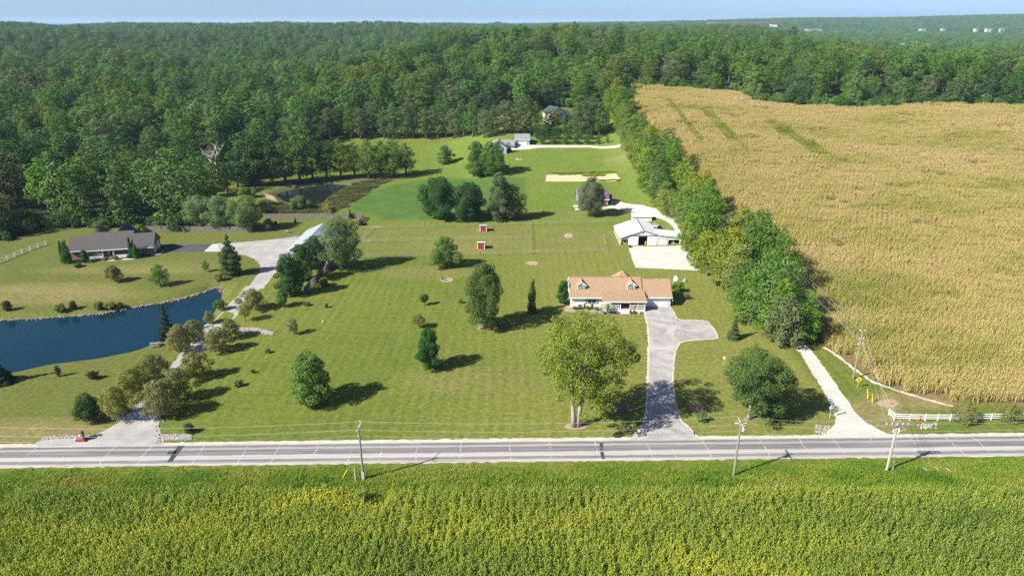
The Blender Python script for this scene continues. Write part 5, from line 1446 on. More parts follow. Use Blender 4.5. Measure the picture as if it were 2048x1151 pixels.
for k in range(5):
    z = FLO * (5 - k) / 6
    MB().box(PX0 + PW * .42, PX0 + PW * .63, PY - .1 - .28 * (k + 1), PY - .1 - .28 * k + .02, z - .06, z).build('step', M['white_trim'], house)
    
mb = MB(); mb.box(PX0 + PW * .42, PX0 + PW * .43, PY - 1.5, PY - .1, 0, .1)
for x in (.418, .634):
    mb.prism([(PY - 1.45, 0), (PY - .09, 0), (PY - .09, FLO - .12)], 'x', PX0 + PW * x - .03, PX0 + PW * x + .03)
mb.build('step_stringer', M['white_trim'], house)
MB().box(PX0 + PW * .44, PX0 + PW * .53, -.05, -.004, FLO, FLO + 2.0).build('door', M['dark_red'], house)
window(house, PX0 + PW * .16, FLO + .5, 1.5, 1.2, 0, None, 1, 2); window(house, PX0 + PW * .78, FLO + .5, 1.6, 1.2, 0, None, 1, 2)
window(house, PX0 + PW * .59, FLO + .9, .45, .9, 0, None, 1, 1)
# things on and by the porch
def local(h, x, y, z=0): return (h.location.x + x, h.location.y + y, z)
def chair(x, y, col, lab, rz):
    e = empty('porch_chair', local(house, x, y, FLO + .004), rz)
    MB().box(-.28, .28, -.25, .25, .38, .44).build('seat', M[col], e); MB().box(-.28, .28, .22, .28, .44, 1.0).build('backrest', M[col], e)
    for a in (-.25, .25):
        for b in (-.22, .25): MB().box(a - .03, a + .03, b - .03, b + .03, 0, .38).build('leg', M[col], e)
    tag(e, lab, 'chair')
chair(PX0 + PW * .28, -.9, 'deck_wood', 'wooden chair on the left half of the porch', 0.1); chair(PX0 + PW * .90, -.9, 'white_trim', 'white chair at the right end of the porch', -0.2); chair(PX0 + PW * .72, -.9, 'black_paint', 'dark chair on the porch right of the steps', 0)
e = empty('sunflower_sign', local(house, PX0 + PW * .735, PY - .09, FLO + .48))
mb = MB()
for k in range(14):
    a = k * 2 * math.pi / 14; mb.prism([(.14 * math.cos(a - .2), .14 * math.sin(a - .2)), (.36 * math.cos(a), .36 * math.sin(a)), (.14 * math.cos(a + .2), .14 * math.sin(a + .2))], 'y', -.02, .0)
mb.build('petal', M['yellow_paint'], e); MB().tube([(0, -.05, 0), (0, -.005, 0)], .17, 12).build('centre', M['mulch'], e)
tag(e, 'round yellow sunflower ornament on the right porch railing', 'ornament')
def flower(px, py, top, hw, mat, lab, name='flowering_plant'):
    tree(px, py, top, hw, 'vase' if hw < 4 else 'round', mat, lab, name, 0.16, 0.05, 12, 1.5, 'plant')
for (px, py, top, hw, mat, lab) in [(1150, 619, 612, 5, 'leaf_mid', 'leafy plant at the left end of the house bed'), (1160, 618, 609, 6, 'leaf_light', 'tall weedy plant under the front window'), (1169, 617, 606, 3, 'leaf_red', 'pink-topped stalk plant under the front window'),
                                    (1175, 619, 611, 5, 'leaf_yellow', 'yellow-green plant in the middle of the house bed'), (1184, 617, 606, 4, 'leaf_grey', 'tall grey flower stalk beside the house bed'), (1192, 620, 613, 5, 'leaf_silver', 'pale ornamental plant left of the porch corner'),
                                    (1215, 626, 606, 4.5, 'leaf_light', 'tall sunflower plant leaning before the left porch railing'), (1221, 627, 618, 4, 'leaf_mid', 'bushy plant at the foot of the left porch'), (1268, 627, 619, 3.5, 'leaf_yellow', 'yellow potted plant right of the steps'),
                                    (1208, 627, 622, 3, 'leaf_mid', 'small plant at the left porch corner'), (1260, 627, 622, 2.5, 'leaf_grey', 'small grey plant beside the steps')]:
    flower(px, py, top, hw, mat, lab)
for k, (px, py, col, lab) in enumerate([(1207, 628, 'blue_metal', 'pale blue pot below the left porch corner'), (1230, 627, 'black_paint', 'dark pot below the left porch railing'), (1278, 627, 'white_trim', 'white pot below the right porch railing'), (1262, 628, 'red_paint', 'red pot beside the steps')]):
    q = g(px, py); MB_ = MB().tube([(0, 0, 0), (0, 0, .1), (0, 0, .38), (0, 0, .42)], [.16, .18, .25, .27], 10)
    tag(MB_.build('flower_pot', M[col], None, loc=(q[0], q[1], 0.02)), lab, 'pot')
# satellite dish, lamp post, propane
q = g(1346, 569); e = empty('satellite_dish', (q[0], q[1], 0), R(20))
MB().tube([(0, 0, -.1), (0, 0, 1.3)], .06, 8).build('mast', M['galvanised'], e)
mb = MB(M=Matrix.Translation((0, -.1, 1.7)) @ Matrix.Rotation(R(55), 4, 'X'))
mb.tube([(0, 0, 0), (0, 0, .06), (0, 0, .22), (0, 0, .36)], [.15, .4, .68, .82], 18, cap=False); mb.tube([(0, 0, -.02), (0, 0, .0)], .2, 12); mb.build('dish', M['white_metal'], e)
mb = MB(M=Matrix.Translation((0, -.1, 1.7)) @ Matrix.Rotation(R(55), 4, 'X')); mb.beam((.74, 0, .34), (0, 0, .9), .03, .03); mb.beam((-.74, 0, .34), (0, 0, .9), .03, .03); mb.tube([(0, 0, .82), (0, 0, .95)], .08, 8); mb.build('feed_arm', M['galvanised'], e)
tag(e, 'large white satellite dish behind the right end of the garage', 'satellite dish')
q = g(1341.5, 612); e = empty('lamp_post', (q[0] + .25, q[1] - .3, 0))
MB().tube([(0, 0, -.1), (0, 0, 1.5)], .04, 8).build('post', M['green_trim'], e); MB().ball((0, 0, 1.68), .2, 12, 8).build('globe', M['porcelain'], e, True)
tag(e, 'globe lamp on a green post at the garage corner', 'lamp')
q = g(1369, 563); tag(MB().tube([(0, 0, 0), (0, 0, .7), (0, 0, .9)], [.16, .16, .05], 10).build('gas_bottle', M['white_metal'], None, loc=tuple(q)), 'small white gas bottle on the grass beyond the garage shrub', 'gas bottle')

# --- the white barn with lean-tos
bb = g(1276, 490.5)
barn = empty('white_barn', (0, bb[1], 0)); tag(barn, 'white metal barn with low lean-to wings and dark open doorway', 'barn')
mp = mpp(bb)
def bxp(px): return (px - 1024) * mp
X0, X1, X2, X3, XP = bxp(1240), bxp(1256.3), bxp(1314), bxp(1361), bxp(1285.7)
BD = 12.5; zw = 3.15; zp = 4.55; zl_ = 2.35
XC = (X1 + X2) / 2
def wall_open(x0, x1, z0, z1, y, th, ops):
    mb = MB(); xs_ = sorted({x0, x1, *[o[0] for o in ops], *[o[1] for o in ops]}); zs_ = sorted({z0, z1, *[o[2] for o in ops], *[o[3] for o in ops]})
    for a, b in zip(xs_, xs_[1:]):
        for c, d_ in zip(zs_, zs_[1:]):
            xm, zm = (a + b) / 2, (c + d_) / 2
            if not any(o[0] < xm < o[1] and o[2] < zm < o[3] for o in ops): mb.box(a, b, y, y + th, c, d_)
    return mb
D0, D1 = bxp(1276), bxp(1294)
mb = wall_open(X1, X2, 0, zw, 0, .12, [(D0, D1, 0, 2.75)])
mb.prism([(X1, zw), (X2, zw), (XC, zp)], 'y', 0, .12)
mb.build('front_wall', M['barn_wall'], barn)
mb = MB(); mb.box(X1, X1 + .12, .13, BD, 0, zw); mb.box(X2 - .12, X2, .13, BD, 0, zw); mb.box(X1, X2, BD - .12, BD - .002, 0, zw); mb.build('side_wall', M['barn_wall'], barn)
MB().box(X1 + .13, X2 - .13, .13, BD - .13, 0.0, 0.02).build('floor', M['dark_opening'], barn)
sl_l = (zp - zl_) / (XC - X0)
mb = MB(); mb.prism([(X0 - .25, zl_ - .1), (XC, zp + .12), (X2 + .1, zw + .10), (X2 + .1, zw + .18), (XC, zp + .22), (X0 - .25, zl_ + .0)], 'y', -.35, BD + .3); mb.build('roof', M['white_metal'], barn)
mb = MB(); mb.prism([(XC - .2, zp + .18), (XC, zp + .30), (XC + .2, zp + .18)], 'y', -.3, BD + .2); mb.build('ridge_vent', M['dark_red'], barn)
mb = MB(); mb.prism([(X2 + .02, zw + .02), (X3 + .3, zl_ + .05), (X3 + .3, zl_ + .14), (X2 + .02, zw + .16)], 'y', -.3, 6.4); mb.build('lean_to_roof', M['white_metal'], barn)
mb = MB(); mb.beam((X0 - .25, -.38, zl_ - .06), (XC, -.38, zp + .15), .06, .13); mb.beam((XC, -.38, zp + .15), (X2, -.38, zw + .13), .06, .13); mb.beam((X2, -.38, zw + .13), (X3 + .3, -.38, zl_ + .08), .06, .13)
mb.beam((X1 + .1, -.05, zw - .1), (X2 - .1, -.05, zw - .1), .06, .10); mb.build('green_trim', M['green_trim'], barn)
LD0, LD1, LO0, LO1 = bxp(1316.5), bxp(1333), bxp(1336), bxp(1358.5)
mb = wall_open(X2 + .03, X3, 0, 2.2, 0.02, .12, [(LO0, LO1, 0, 1.75)]); mb.prism([(X2 + .03, 2.2), (X3, 2.2), (X3, zl_), (X2 + .03, zw - .06)], 'y', .02, .14); mb.build('lean_to_wall', M['barn_wall'], barn)
mb = MB(); mb.box(X3 - .12, X3, .15, 6.2, 0, zl_); mb.box(X2 + .03, X3, 6.1, 6.2, 0, zl_); mb.build('lean_to_side', M['barn_wall'], barn)
for a, b in ((LD0, (LD0 + LD1) / 2 - .03), ((LD0 + LD1) / 2 + .03, LD1)): MB().box(a, b, -.03, .0, .05, 2.05).build('double_door', M['white_metal'], barn)
mb = MB(); mb.box(LD0 - .1, LD1 + .1, -.05, .018, 2.06, 2.16); mb.box(LD0 - .1, LD0 - .02, -.05, .018, 0, 2.06); mb.box(LD1 + .02, LD1 + .1, -.05, .018, 0, 2.06); mb.build('door_frame', M['deck_wood'], barn)
dw = D1 - D0
for a, b in ((D0 - dw - .05, D0 - .05), (D1 + .05, D1 + dw + .05)):
    o = MB().box(a, b, -.10, -.04, .12, 2.8).build('sliding_door', M['white_metal'], barn); MB().box(a, b, -.11, -.03, .02, .12).build('kick_board', M['grey_wood'], o)
MB().box(D0 - dw - .1, D1 + dw + .1, -.12, -.02, 2.82, 2.92).build('door_track', M['green_trim'], barn)
MB().ball((XC, -.08, 3.75), (.13, .08, .16)).build('yard_lamp', M['black_paint'], barn)
for k in range(6): MB().box(X0 - .08, X0 + .08, .0 + k * 2.4, .16 + k * 2.4, 0, zl_ - .02).build('post', M['white_trim'], barn)
MB().box(X0, X1 - .01, .03, .1, zl_ - .45, zl_ - .05).build('fascia', M['barn_wall'], barn)
for k, (dx, dy, dz) in enumerate([(0.5, .9, 0), (1.5, .9, 0), (.5, 2.2, 0), (1.5, 2.2, 0), (.7, .95, .72), (1.4, 2.1, .72)]):
    tag(MB().box(-.45, .45, -.55, .55, 0, .7).build('hay_bale', M['hay'], None, loc=(X0 + dx, bb[1] + dy, dz + .01 * (k + 1)), rz=.05 * k), 'tan hay bale stacked under the left lean-to of the barn', 'hay bale', 'hay bales under the lean-to')
e = empty('small_trailer', ((LO0 + LO1) / 2, bb[1] + 1.2, 0)); MB().box(-.6, .6, -.7, .7, .45, .6).build('bed', M['galvanised'], e); MB().tube([(-.72, 0, .3), (-.6, 0, .3)], .3, 12).build('wheel', M['black_paint'], e); MB().tube([(.6, 0, .3), (.72, 0, .3)], .3, 12).build('wheel', M['black_paint'], e)
MB().beam((0, -.7, .5), (0, -1.3, .45), .08, .08).build('tongue', M['galvanised'], e); MB().box(-.3, .3, -.2, .3, .61, 1.0).build('engine_box', M['white_metal'], e); tag(e, 'small pale equipment trailer inside the right lean-to bay', 'trailer')
tag(MB().box(-.12, .12, -.1, .1, 0, 1.1).build('feed_bin', M['yellow_paint'], None, loc=(D1 - .35, bb[1] + .7, .02)), 'yellow bin just inside the barn doorway', 'bin')
q = g(1259, 494.5); tag(MB().tube([(0, 0, 0), (0, 0, .15), (0, 0, .5), (0, 0, .5), (0, 0, .2)], [.5, .55, .6, .52, .5], 14).build('water_trough', M['green_trim'], None, loc=(q[0], q[1], .0)), 'round green water trough at the barn yard corner', 'trough')
# low roofed shed behind the barn
q = g(1300, 444); e = empty('rear_shed', (q[0] - 5.5, q[1] + 1.0, 0)); MB().box(0, 6.2, 0, 2.8, 0, 1.9).build('wall', M['barn_wall'], e); mb = MB(); mb.prism([(-.3, 1.92), (3.1, 2.3), (3.1, 2.4), (-.3, 2.02)], 'x', -.3, 6.5); mb.build('roof', M['white_metal'], e); tag(e, 'low white-roofed shed behind the barn', 'shed')
q = g(1318, 463); e = empty('garden_shed', (q[0], q[1] + .5, 0), R(25))
mb = MB(); mb.prism([(-1.1, 0), (1.1, 0), (1.1, 1.1), (.75, 1.75), (0, 2.05), (-.75, 1.75), (-1.1, 1.1)], 'y', 0, 2.6); mb.build('wall', M['red_paint'], e)
mb = MB(); mb.prism([(-1.25, 1.02), (-.82, 1.82), (0, 2.15), (.82, 1.82), (1.25, 1.02), (1.33, 1.06), (.88, 1.9), (0, 2.25), (-.88, 1.9), (-1.33, 1.06)], 'y', -.15, 2.75); mb.build('roof', M['pale_shingle'], e)
MB().box(-.5, .5, -.04, -.003, .02, 1.2).build('door', M['white_trim'], e); tag(e, 'little red shed with curved grey roof behind the barn', 'shed')
# --- two red run-in shelters
for (px, py, lab) in ((966.5, 463, 'small red animal shelter against the back paddock fence'), (962, 498, 'small red animal shelter in the middle of the paddock')):
    q = g(px, py); e = empty('animal_shelter', (q[0], q[1], 0), R(-4)); w = 1.08
    MB().box(-w + .16, w - .16, 0, .06, .0, 1.75).build('front', M['red_paint'], e)
    mb = MB(); mb.box(-w, -w + .15, -.02, .10, 0, 1.95); mb.box(w - .15, w, -.02, .10, 0, 1.95); mb.box(-w + .15, w - .15, -.02, .09, 1.76, 1.95); mb.build('frame', M['white_trim'], e)
    mb = MB(); mb.prism([(.11, 0), (2.2, 0), (2.2, 1.5), (.11, 1.98)], 'x', -w + .02, w - .02); mb.build('wall', M['white_siding'], e)
    mb = MB(); mb.prism([(-.35, 2.09), (2.4, 1.47), (2.4, 1.55), (-.35, 2.17)], 'x', -w - .2, w + .2); mb.build('roof', M['white_metal'], e)
    for x in (-.45, 0.0, .45): MB().box(x - .02, x + .02, -.012, -.001, .05, 1.7).build('batten', M['dark_red'], e)
    tag(e, lab, 'shelter')

# --- brick ranch house
p0 = g(141, 518); p1 = g(309, 507); ang = math.atan2(p1[1] - p0[1], p1[0] - p0[0]); BL = math.hypot(p1[0] - p0[0], p1[1] - p0[1])
bh = empty('brick_house', (p0[0], p0[1], 0), ang); tag(bh, 'long brick ranch house with grey roof and white porch above the pond', 'house')
a, b = BL * .225, BL * .735
mb = MB(); gable_body(mb, 0, a, .3, 8.3, 2.5, 5.0); mb.build('wall', M['brick'], bh); mb = MB(); gable_body(mb, a + .01, b, 0.6, 9.4, 2.6, 5.7); mb.build('wall', M['brick'], bh); mb = MB(); gable_body(mb, b + .01, BL, -.4, 7.6, 2.5, 5.2); mb.build('wall', M['brick'], bh)
mb = MB(); gable_roof(mb, 0, a - .2, .3, 8.3, 2.5, 5.0, .5, .16, .35); mb.build('roof', M['grey_shingle'], bh)
mb = MB(); sl2 = (5.7 - 2.6) / 4.4; mb.prism([(-1.6, 2.45), (5.0, 5.72), (9.9, 2.3), (9.9, 2.46), (5.0, 5.92), (-1.6, 2.6)], 'x', a - .15, b + .15); mb.build('roof', M['grey_shingle'], bh)
mb = MB(); gable_roof(mb, b + .5, BL, -.4, 7.6, 2.5, 5.2, .5, .16, .35); mb.build('roof', M['grey_shingle'], bh)
mb = MB(); mb.box(a - .15, b + .15, -1.72, -1.61, 2.32, 2.56); mb.box(-.3, a - .4, -.32, -.21, 2.05, 2.27); mb.box(b + .5, BL + .3, -1.02, -.91, 2.05, 2.27); mb.build('gutter', M['white_trim'], bh)
for x in (a + .1, a + (b - a) * .36, a + (b - a) * .60, b - .1): MB().box(x - .09, x + .09, -1.45, -1.27, 0, 2.4).build('column', M['white_trim'], bh)
mb = MB(); mb.box(a, a + (b - a) * .36, -1.45, -1.3, 0, .75); mb.box(a + (b - a) * .64, b, -1.45, -1.3, 0, .75); mb.build('porch_wall', M['white_trim'], bh)
MB().box(a, b, -1.28, .59, 0, .18).build('porch_floor', M['concrete'], bh)
window(bh, a * .5, .9, 1.0, 1.2, .3, 'shutter_dark', 2, 2); window(bh, a + (b - a) * .22, .8, 2.4, 1.3, .6, 'shutter_dark', 1, 3); window(bh, a + (b - a) * .80, .8, 2.6, 1.3, .6, 'shutter_dark', 1, 3); window(bh, b + (BL - b) * .38, .85, 1.1, 1.2, -.4, 'shutter_dark', 2, 2)
o = MB().box(a + (b - a) * .47, a + (b - a) * .54, .54, .598, .18, 2.25).build('door', M['black_paint'], bh); MB().box(a + (b - a) * .43, a + (b - a) * .465, .55, .598, .18, 2.3).build('sidelight', M['white_trim'], bh); MB().box(a + (b - a) * .545, a + (b - a) * .58, .55, .598, .18, 2.3).build('sidelight', M['white_trim'], bh)
for y0 in (.3, 3.8): 
    mb = MB(); mb.box(BL + .003, BL + .05, y0, y0 + 2.7, 0, 2.15); o = mb.build('garage_door', M['white_metal'], bh)
    for k in range(1, 4): MB().box(BL + .051, BL + .06, y0 + .05, y0 + 2.65, k * .53, k * .53 + .05).build('panel_joint', M['galvanised'], o)
mb = MB(); gable_body(mb, 0, 5.5, -2.6, 2.6, 2.6, 5.1)
rw_ = MB(M=Matrix.Translation((a + (b - a) * .60, 9.5, 0)) @ Matrix.Rotation(R(90), 4, 'Z')); gable_body(rw_, -2.0, 5.5, -2.9, 2.9, 2.6, 5.6); rw_.build('rear_wall', M['brick'], bh)
rw_ = MB(M=Matrix.Translation((a + (b - a) * .60, 9.5, 0)) @ Matrix.Rotation(R(90), 4, 'Z')); gable_roof(rw_, -3.5, 5.5, -2.9, 2.9, 2.6, 5.6, .4, .16, .3); rw_.build('rear_roof', M['grey_shingle'], bh)
for k, (dx, dy) in enumerate(((BL + 1.2, 1.0), (BL + 1.6, 3.4))):
    q = bh.matrix_basis @ Vector((dx, dy, 0)); tag(MB().tube([(0, 0, 0), (0, 0, .9), (0, 0, 1.0)], [.28, .34, .3], 10).build('dustbin', M['black_paint'], None, loc=tuple(q)), ['dark dustbin outside the nearer brick garage door', 'dark dustbin outside the farther brick garage door'][k], 'dustbin')
# --- pale metal pole barn
e = empty('metal_barn', (-61, 178, 0)); tag(e, 'pale blue-grey metal barn half hidden by dark trees', 'barn')
def gy(mb, x0, x1, y0, y1, ze, zr): mb.prism([(x0, 0), (x1, 0), (x1, ze), ((x0 + x1) / 2, zr), (x0, ze)], 'y', y0, y1)
mb = MB(); gy(mb, 0, 10, 0, 18, 3.9, 6.1); mb.build('wall', M['pale_metal'], e)
mb = MB(); mb.prism([(-.35, 3.85), (5, 6.15), (10.35, 3.85), (10.35, 3.97), (5, 6.3), (-.35, 3.97)], 'y', -.3, 18.3); mb.build('roof', M['pale_metal'], e)
mb = MB(); mb.prism([(4.8, 6.2), (5, 6.36), (5.2, 6.2)], 'y', -.3, 18.3); mb.build('ridge_cap', M['galvanised'], e); MB().box(3, 7, -.06, -.003, 0, 3.3).build('sliding_door', M['white_metal'], e)
mb = MB(); mb.beam((-.35, -.33, 3.9), (5, -.33, 6.2), .05, .18); mb.beam((10.35, -.33, 3.9), (5, -.33, 6.2), .05, .18); mb.build('barge_board', M['white_trim'], e)
# --- plum-roofed house
q = g(1157, 413); q2 = g(1217, 411)
e = empty('plum_house', (q[0], q[1] + .8, 0), R(1)); L = q2[0] - q[0] - .3
tag(e, 'grey house with plum metal roof and white porch behind the barn', 'house')
mb = MB(); gable_body(mb, 0, L, 0, 8.0, 2.7, 5.2); mb.build('wall', M['slate_siding'], e); mb = MB(); gable_roof(mb, 0, L, 0, 8.0, 2.7, 5.2, .5, .16, .4); mb.build('roof', M['plum_metal'], e)
MB().box(-.02, L + .02, -.05, -.002, 0, .8).build('wainscot', M['dark_red'], e); MB().box(-.45, L + .45, -.62, -.51, 2.3, 2.52).build('gutter', M['white_trim'], e)
for x in (L - .15, 0.15): MB().box(x - .1, x + .1, -.06, .05, .82, 2.3).build('corner_board', M['white_trim'], e)
mb = MB(); mb.beam((L + .42, -.5, 2.4), (L + .42, 4.0, 5.2), .05, .2); mb.beam((-.42, -.5, 2.4), (-.42, 4.0, 5.2), .05, .2); mb.build('barge_board', M['white_trim'], e)
mb = MB(); mb.prism([(1.6, 2.3), (4.2, 3.2), (6.8, 2.3), (6.8, 2.42), (4.2, 3.35), (1.6, 2.42)], 'x', L + .1, L + 1.9); mb.build('side_porch_roof', M['plum_metal'], e)
for y_ in (1.8, 6.6): MB().box(L + 1.7, L + 1.82, y_ - .06, y_ + .06, 0, 2.35).build('post', M['white_trim'], e)
MB().box(L + .02, L + 2.6, -1.2, 6.8, 0, .12).build('patio', M['concrete'], e); MB().box(-1.9, -.05, -1.6, 4.0, 0, .12).build('terrace', M['concrete'], e)
for x in (L * .25, L * .75): window(e, x, 1.0, 1.1, 1.2, 0, None, 2, 2)
# --- far grey house, far garage, white house in the trees
q = g(1030, 291); e = empty('far_garage', (q[0], q[1] + .5, q[2])); w = 29 * mpp(q); tag(e, 'detached pale garage with grey roof on the far driveway', 'garage')
mb = MB(); gable_body(mb, 0, w, 0, 7.0, 2.6, 4.6, -.8); mb.build('wall', M['blue_siding'], e); mb = MB(); gable_roof(mb, 0, w, 0, 7.0, 2.6, 4.6, .35, .14, .3); mb.build('roof', M['pale_shingle'], e); garage_door(e, w * .26, w * .82, 0, 2.1); MB().box(-.3, w + .3, -.45, -.36, 2.3, 2.5).build('gutter', M['white_trim'], e)
q = g(1013, 308); e = empty('grey_house', (q[0], q[1], q[2] - .1), R(-2)); tag(e, 'grey gabled house with pale roof behind the pair of trees', 'house')
mb = MB(); gy(mb, -8.5, 0, 0, 12.0, 2.7, 4.9); mb.build('wall', M['blue_siding'], e)
mb = MB(); mb.prism([(-8.9, 2.5), (-4.25, 4.95), (.4, 2.5), (.4, 2.64), (-4.25, 5.12), (-8.9, 2.64)], 'y', -.3, 12.3); mb.build('roof', M['pale_shingle'], e)
mb = MB(); mb.beam((-8.9, -.33, 2.56), (-4.25, -.33, 5.0), .06, .22); mb.beam((.4, -.33, 2.56), (-4.25, -.33, 5.0), .06, .22); mb.build('barge_board', M['white_trim'], e)
for x in (-6.4, -4.25, -2.1): window(e, x, .9, 1.0, 1.2, 0, None, 2, 1)
rw_ = MB(); gable_body(rw_, -2, 3.2, 7.2, 13.4, 2.6, 4.6); rw_.build('wing_wall', M['blue_siding'], e); rw_ = MB(); gable_roof(rw_, -4, 3.2, 7.2, 13.4, 2.6, 4.6, .35, .14, .3); rw_.build('wing_roof', M['pale_shingle'], e)
MB().box(.05, 1.6, 1.5, 5.0, 0, .5).build('stoop', M['concrete'], e)
q = g(1117, 247); e = empty('white_house', (q[0], q[1], q[2] + 1.2), R(28)); tag(e, 'white gabled house with dark roof among the trees at the wood edge', 'house')
mb = MB(); gy(mb, -4, 4, 0, 9, 4.0, 6.6); mb.box(-3.99, 3.99, .01, 8.9, -2.5, 0); mb.build('wall', M['cream_siding'], e)
mb = MB(); mb.prism([(-4.5, 3.75), (0, 6.68), (4.5, 3.75), (4.5, 3.9), (0, 6.86), (-4.5, 3.9)], 'y', -.4, 9.4); mb.build('roof', M['navy_shingle'], e)
mb = MB(); gy(mb, -5.2, -.2, -3.0, -.01, 2.2, 3.6); mb.build('porch_wall', M['cream_siding'], e); mb = MB(); mb.prism([(-5.5, 2.05), (-2.7, 3.66), (.1, 2.05), (.1, 2.2), (-2.7, 3.8), (-5.5, 2.2)], 'y', -3.3, 0.0); mb.build('porch_roof', M['navy_shingle'], e)
for x in (-1.6, 1.6): window(e, x, 3.0 if False else 2.6, .9, 1.2, 0, None, 2, 1)
mb = MB(); gable_body(mb, 4.0, 8.5, 2, 8.5, 2.6, 4.4, -2.5); mb.build('wing_wall', M['grey_siding'], e); mb = MB(); gable_roof(mb, 4.2, 8.5, 2, 8.5, 2.6, 4.4, .4, .15, .3); mb.build('wing_roof', M['navy_shingle'], e)
# parked pickup and car glimpsed right of the white house
def car(px, py, rz, mat, lab, name='parked_car'):
    q = g(px, py); e = empty(name, tuple(q), rz); mb = MB(); mb.prism([(-2.2, .35), (2.2, .35), (2.25, .75), (1.9, .95), (1.0, 1.0), (.45, 1.5), (-1.0, 1.52), (-1.7, 1.0), (-2.2, .95)], 'y', -.85, .85); mb.build('body', M[mat], e)
    for x in (-1.4, 1.4):
        for y_ in (-.88, .70): MB().tube([(x, y_, .34), (x, y_ + .18, .34)], .34, 12).build('wheel', M['black_paint'], e)
    MB().prism([(-.95, 1.02), (.85, 1.02), (.4, 1.42), (-.9, 1.44)], 'y', -.87, -.852).build('side_window', M['glass'], e)
    tag(e, lab, 'car')
car(1161, 241, .3, 'red_paint', 'red car glimpsed between trees right of the white house'); car(1203, 242, -.2, 'porcelain', 'pale car glimpsed between trees at the wood edge')
# --- distant warehouses
def warehouse(key, h, lab, mat='white_metal', rz=0.0, dep=40):
    q, w = FAR[key]; e = empty('warehouse', (q[0], q[1], q[2]), rz)
    MB().box(-w / 2, w / 2, 0, dep, -2, h).build('wall', M[mat], e); mb = MB(); mb.prism([(-2, h + .05), (dep / 2, h + 2.5), (dep + 2, h + .05)], 'x', -w / 2 - 1, w / 2 + 1); mb.build('roof', M['white_metal'], e)
    for k in range(5): MB().box(-w / 2 + w * (k + .35) / 5, -w / 2 + w * (k + .65) / 5, -.3, -.02, 0, 4.5).build('dock_door', M['galvanised'], e)
    tag(e, lab, 'warehouse')
FAR['a'] = (FAR['a'][0], FAR['a'][1])
warehouse('a', 14, 'long white warehouse rising from the valley trees, upper right'); warehouse('b', 14, 'white warehouse in the valley near the right edge', rz=.1); warehouse('c', 14, 'small white shed roof left of the rightmost warehouse'); warehouse('d', 14, 'small white outbuilding left of the long white warehouse')
for (px, py, wpx, h, mat, lab) in [(1480, 56, 118, 16, 'dark_red', 'very long reddish factory on the skyline'), (1548, 59, 12, 26, 'white_metal', 'white silo block at the end of the reddish factory'), (1628, 69, 30, 10, 'concrete', 'pale flat-roofed building in the far valley'), (1846, 67, 9, 9, 'concrete', 'leftmost of the pale sheds along the far ridge foot'),
                                   (1887, 67, 5, 9, 'concrete', 'second pale shed along the far ridge foot'), (1953, 67, 5, 9, 'concrete', 'third pale shed along the far ridge foot'), (1978, 67, 9, 8, 'concrete', 'fourth pale shed along the far ridge foot'), (2005, 67, 6, 8, 'concrete', 'rightmost pale shed along the far ridge foot')]:
    q = g(px, py + 3); yf_ = min(q[1], 4200.0); d_ = ray(px, py - 5); t_ = yf_ / d_[1]
    xw, zt_ = t_ * d_[0], CAMZ + t_ * d_[2]; zb_ = float(hbase(xw, yf_)); w = wpx * mpp(np.array([xw, yf_, zb_])); ht = max(23.0, zt_ - zb_)
    e = empty('factory', (xw, yf_, zb_)); MB().box(-w / 2, w / 2, 0, w * .25 + 12, -1.5, ht).build('wall', M[mat], e); MB().box(-w / 2 - 1, w / 2 + 1, -1, w * .25 + 13, ht + .02, ht + 1.2).build('roof', M['concrete'], e); tag(e, lab, 'factory')

# ------------------------------------------------------------------ fences
def wire_fence(name, pix, label, step=4.2, h=1.25, gate=None):
    pts = [g(*p) for p in pix]; e = empty(name, tuple(pts[0])); o = Vector(pts[0])
    post = MB().tube([(0, 0, -.2), (0, 0, h)], .075, 6).mesh('post', M['pole_wood'])
    for a, b in zip(pts, pts[1:]):
        a = Vector(a); b = Vector(b); k = max(1, round((b - a).length / step))
        for i in range(k + 1):
            p = a.lerp(b, i / k) - o; link('post', post, e, (p.x, p.y, zg(p.x + o.x, p.y + o.y) - o.z), 0, (1, 1, random.uniform(.92, 1.1)))
        for z in (.35, .75, 1.1): MB().beam(a - o + Vector((0, 0, z)), b - o + Vector((0, 0, z)), .02, .02).build('wire', M['galvanised'], e)
    return tag(e, label, 'fence')
wire_fence('wire_fence', [(722, 459), (850, 455.5), (1062, 450), (1238, 445)], 'post and wire fence along the back of the paddocks')
wire_fence('wire_fence', [(724, 485), (850, 482.5), (1046, 478), (1062, 477)], 'post and wire fence between the two left paddock strips')
wire_fence('wire_fence', [(712, 516), (860, 513.5), (960, 511), (1062, 508)], 'post and wire fence along the front of the left paddock')
wire_fence('wire_fence', [(1078, 507.5), (1130, 507), (1215, 503)], 'post and wire fence along the front of the right paddock')
wire_fence('wire_fence', [(1062, 450.5), (1062, 479), (1062, 507)], 'cross fence dividing the left and right paddocks', 3.2)
wire_fence('wire_fence', [(1208, 476), (1212, 498)], 'short fence beside the barn lean-to')
wire_fence('wire_fence', [(743, 459), (724, 485)], 'short slanting fence at the left end of the paddock', 3.0)
wire_fence('wire_fence', [(1136, 431), (1190, 430), (1250, 428), (1270, 429)], 'post and wire fence behind the paddock before the plum-roofed house', 4.6)
wire_fence('wire_fence', [(748, 372), (765, 368), (805, 357)], 'few white posts along the meadow track', 7, 1.3)
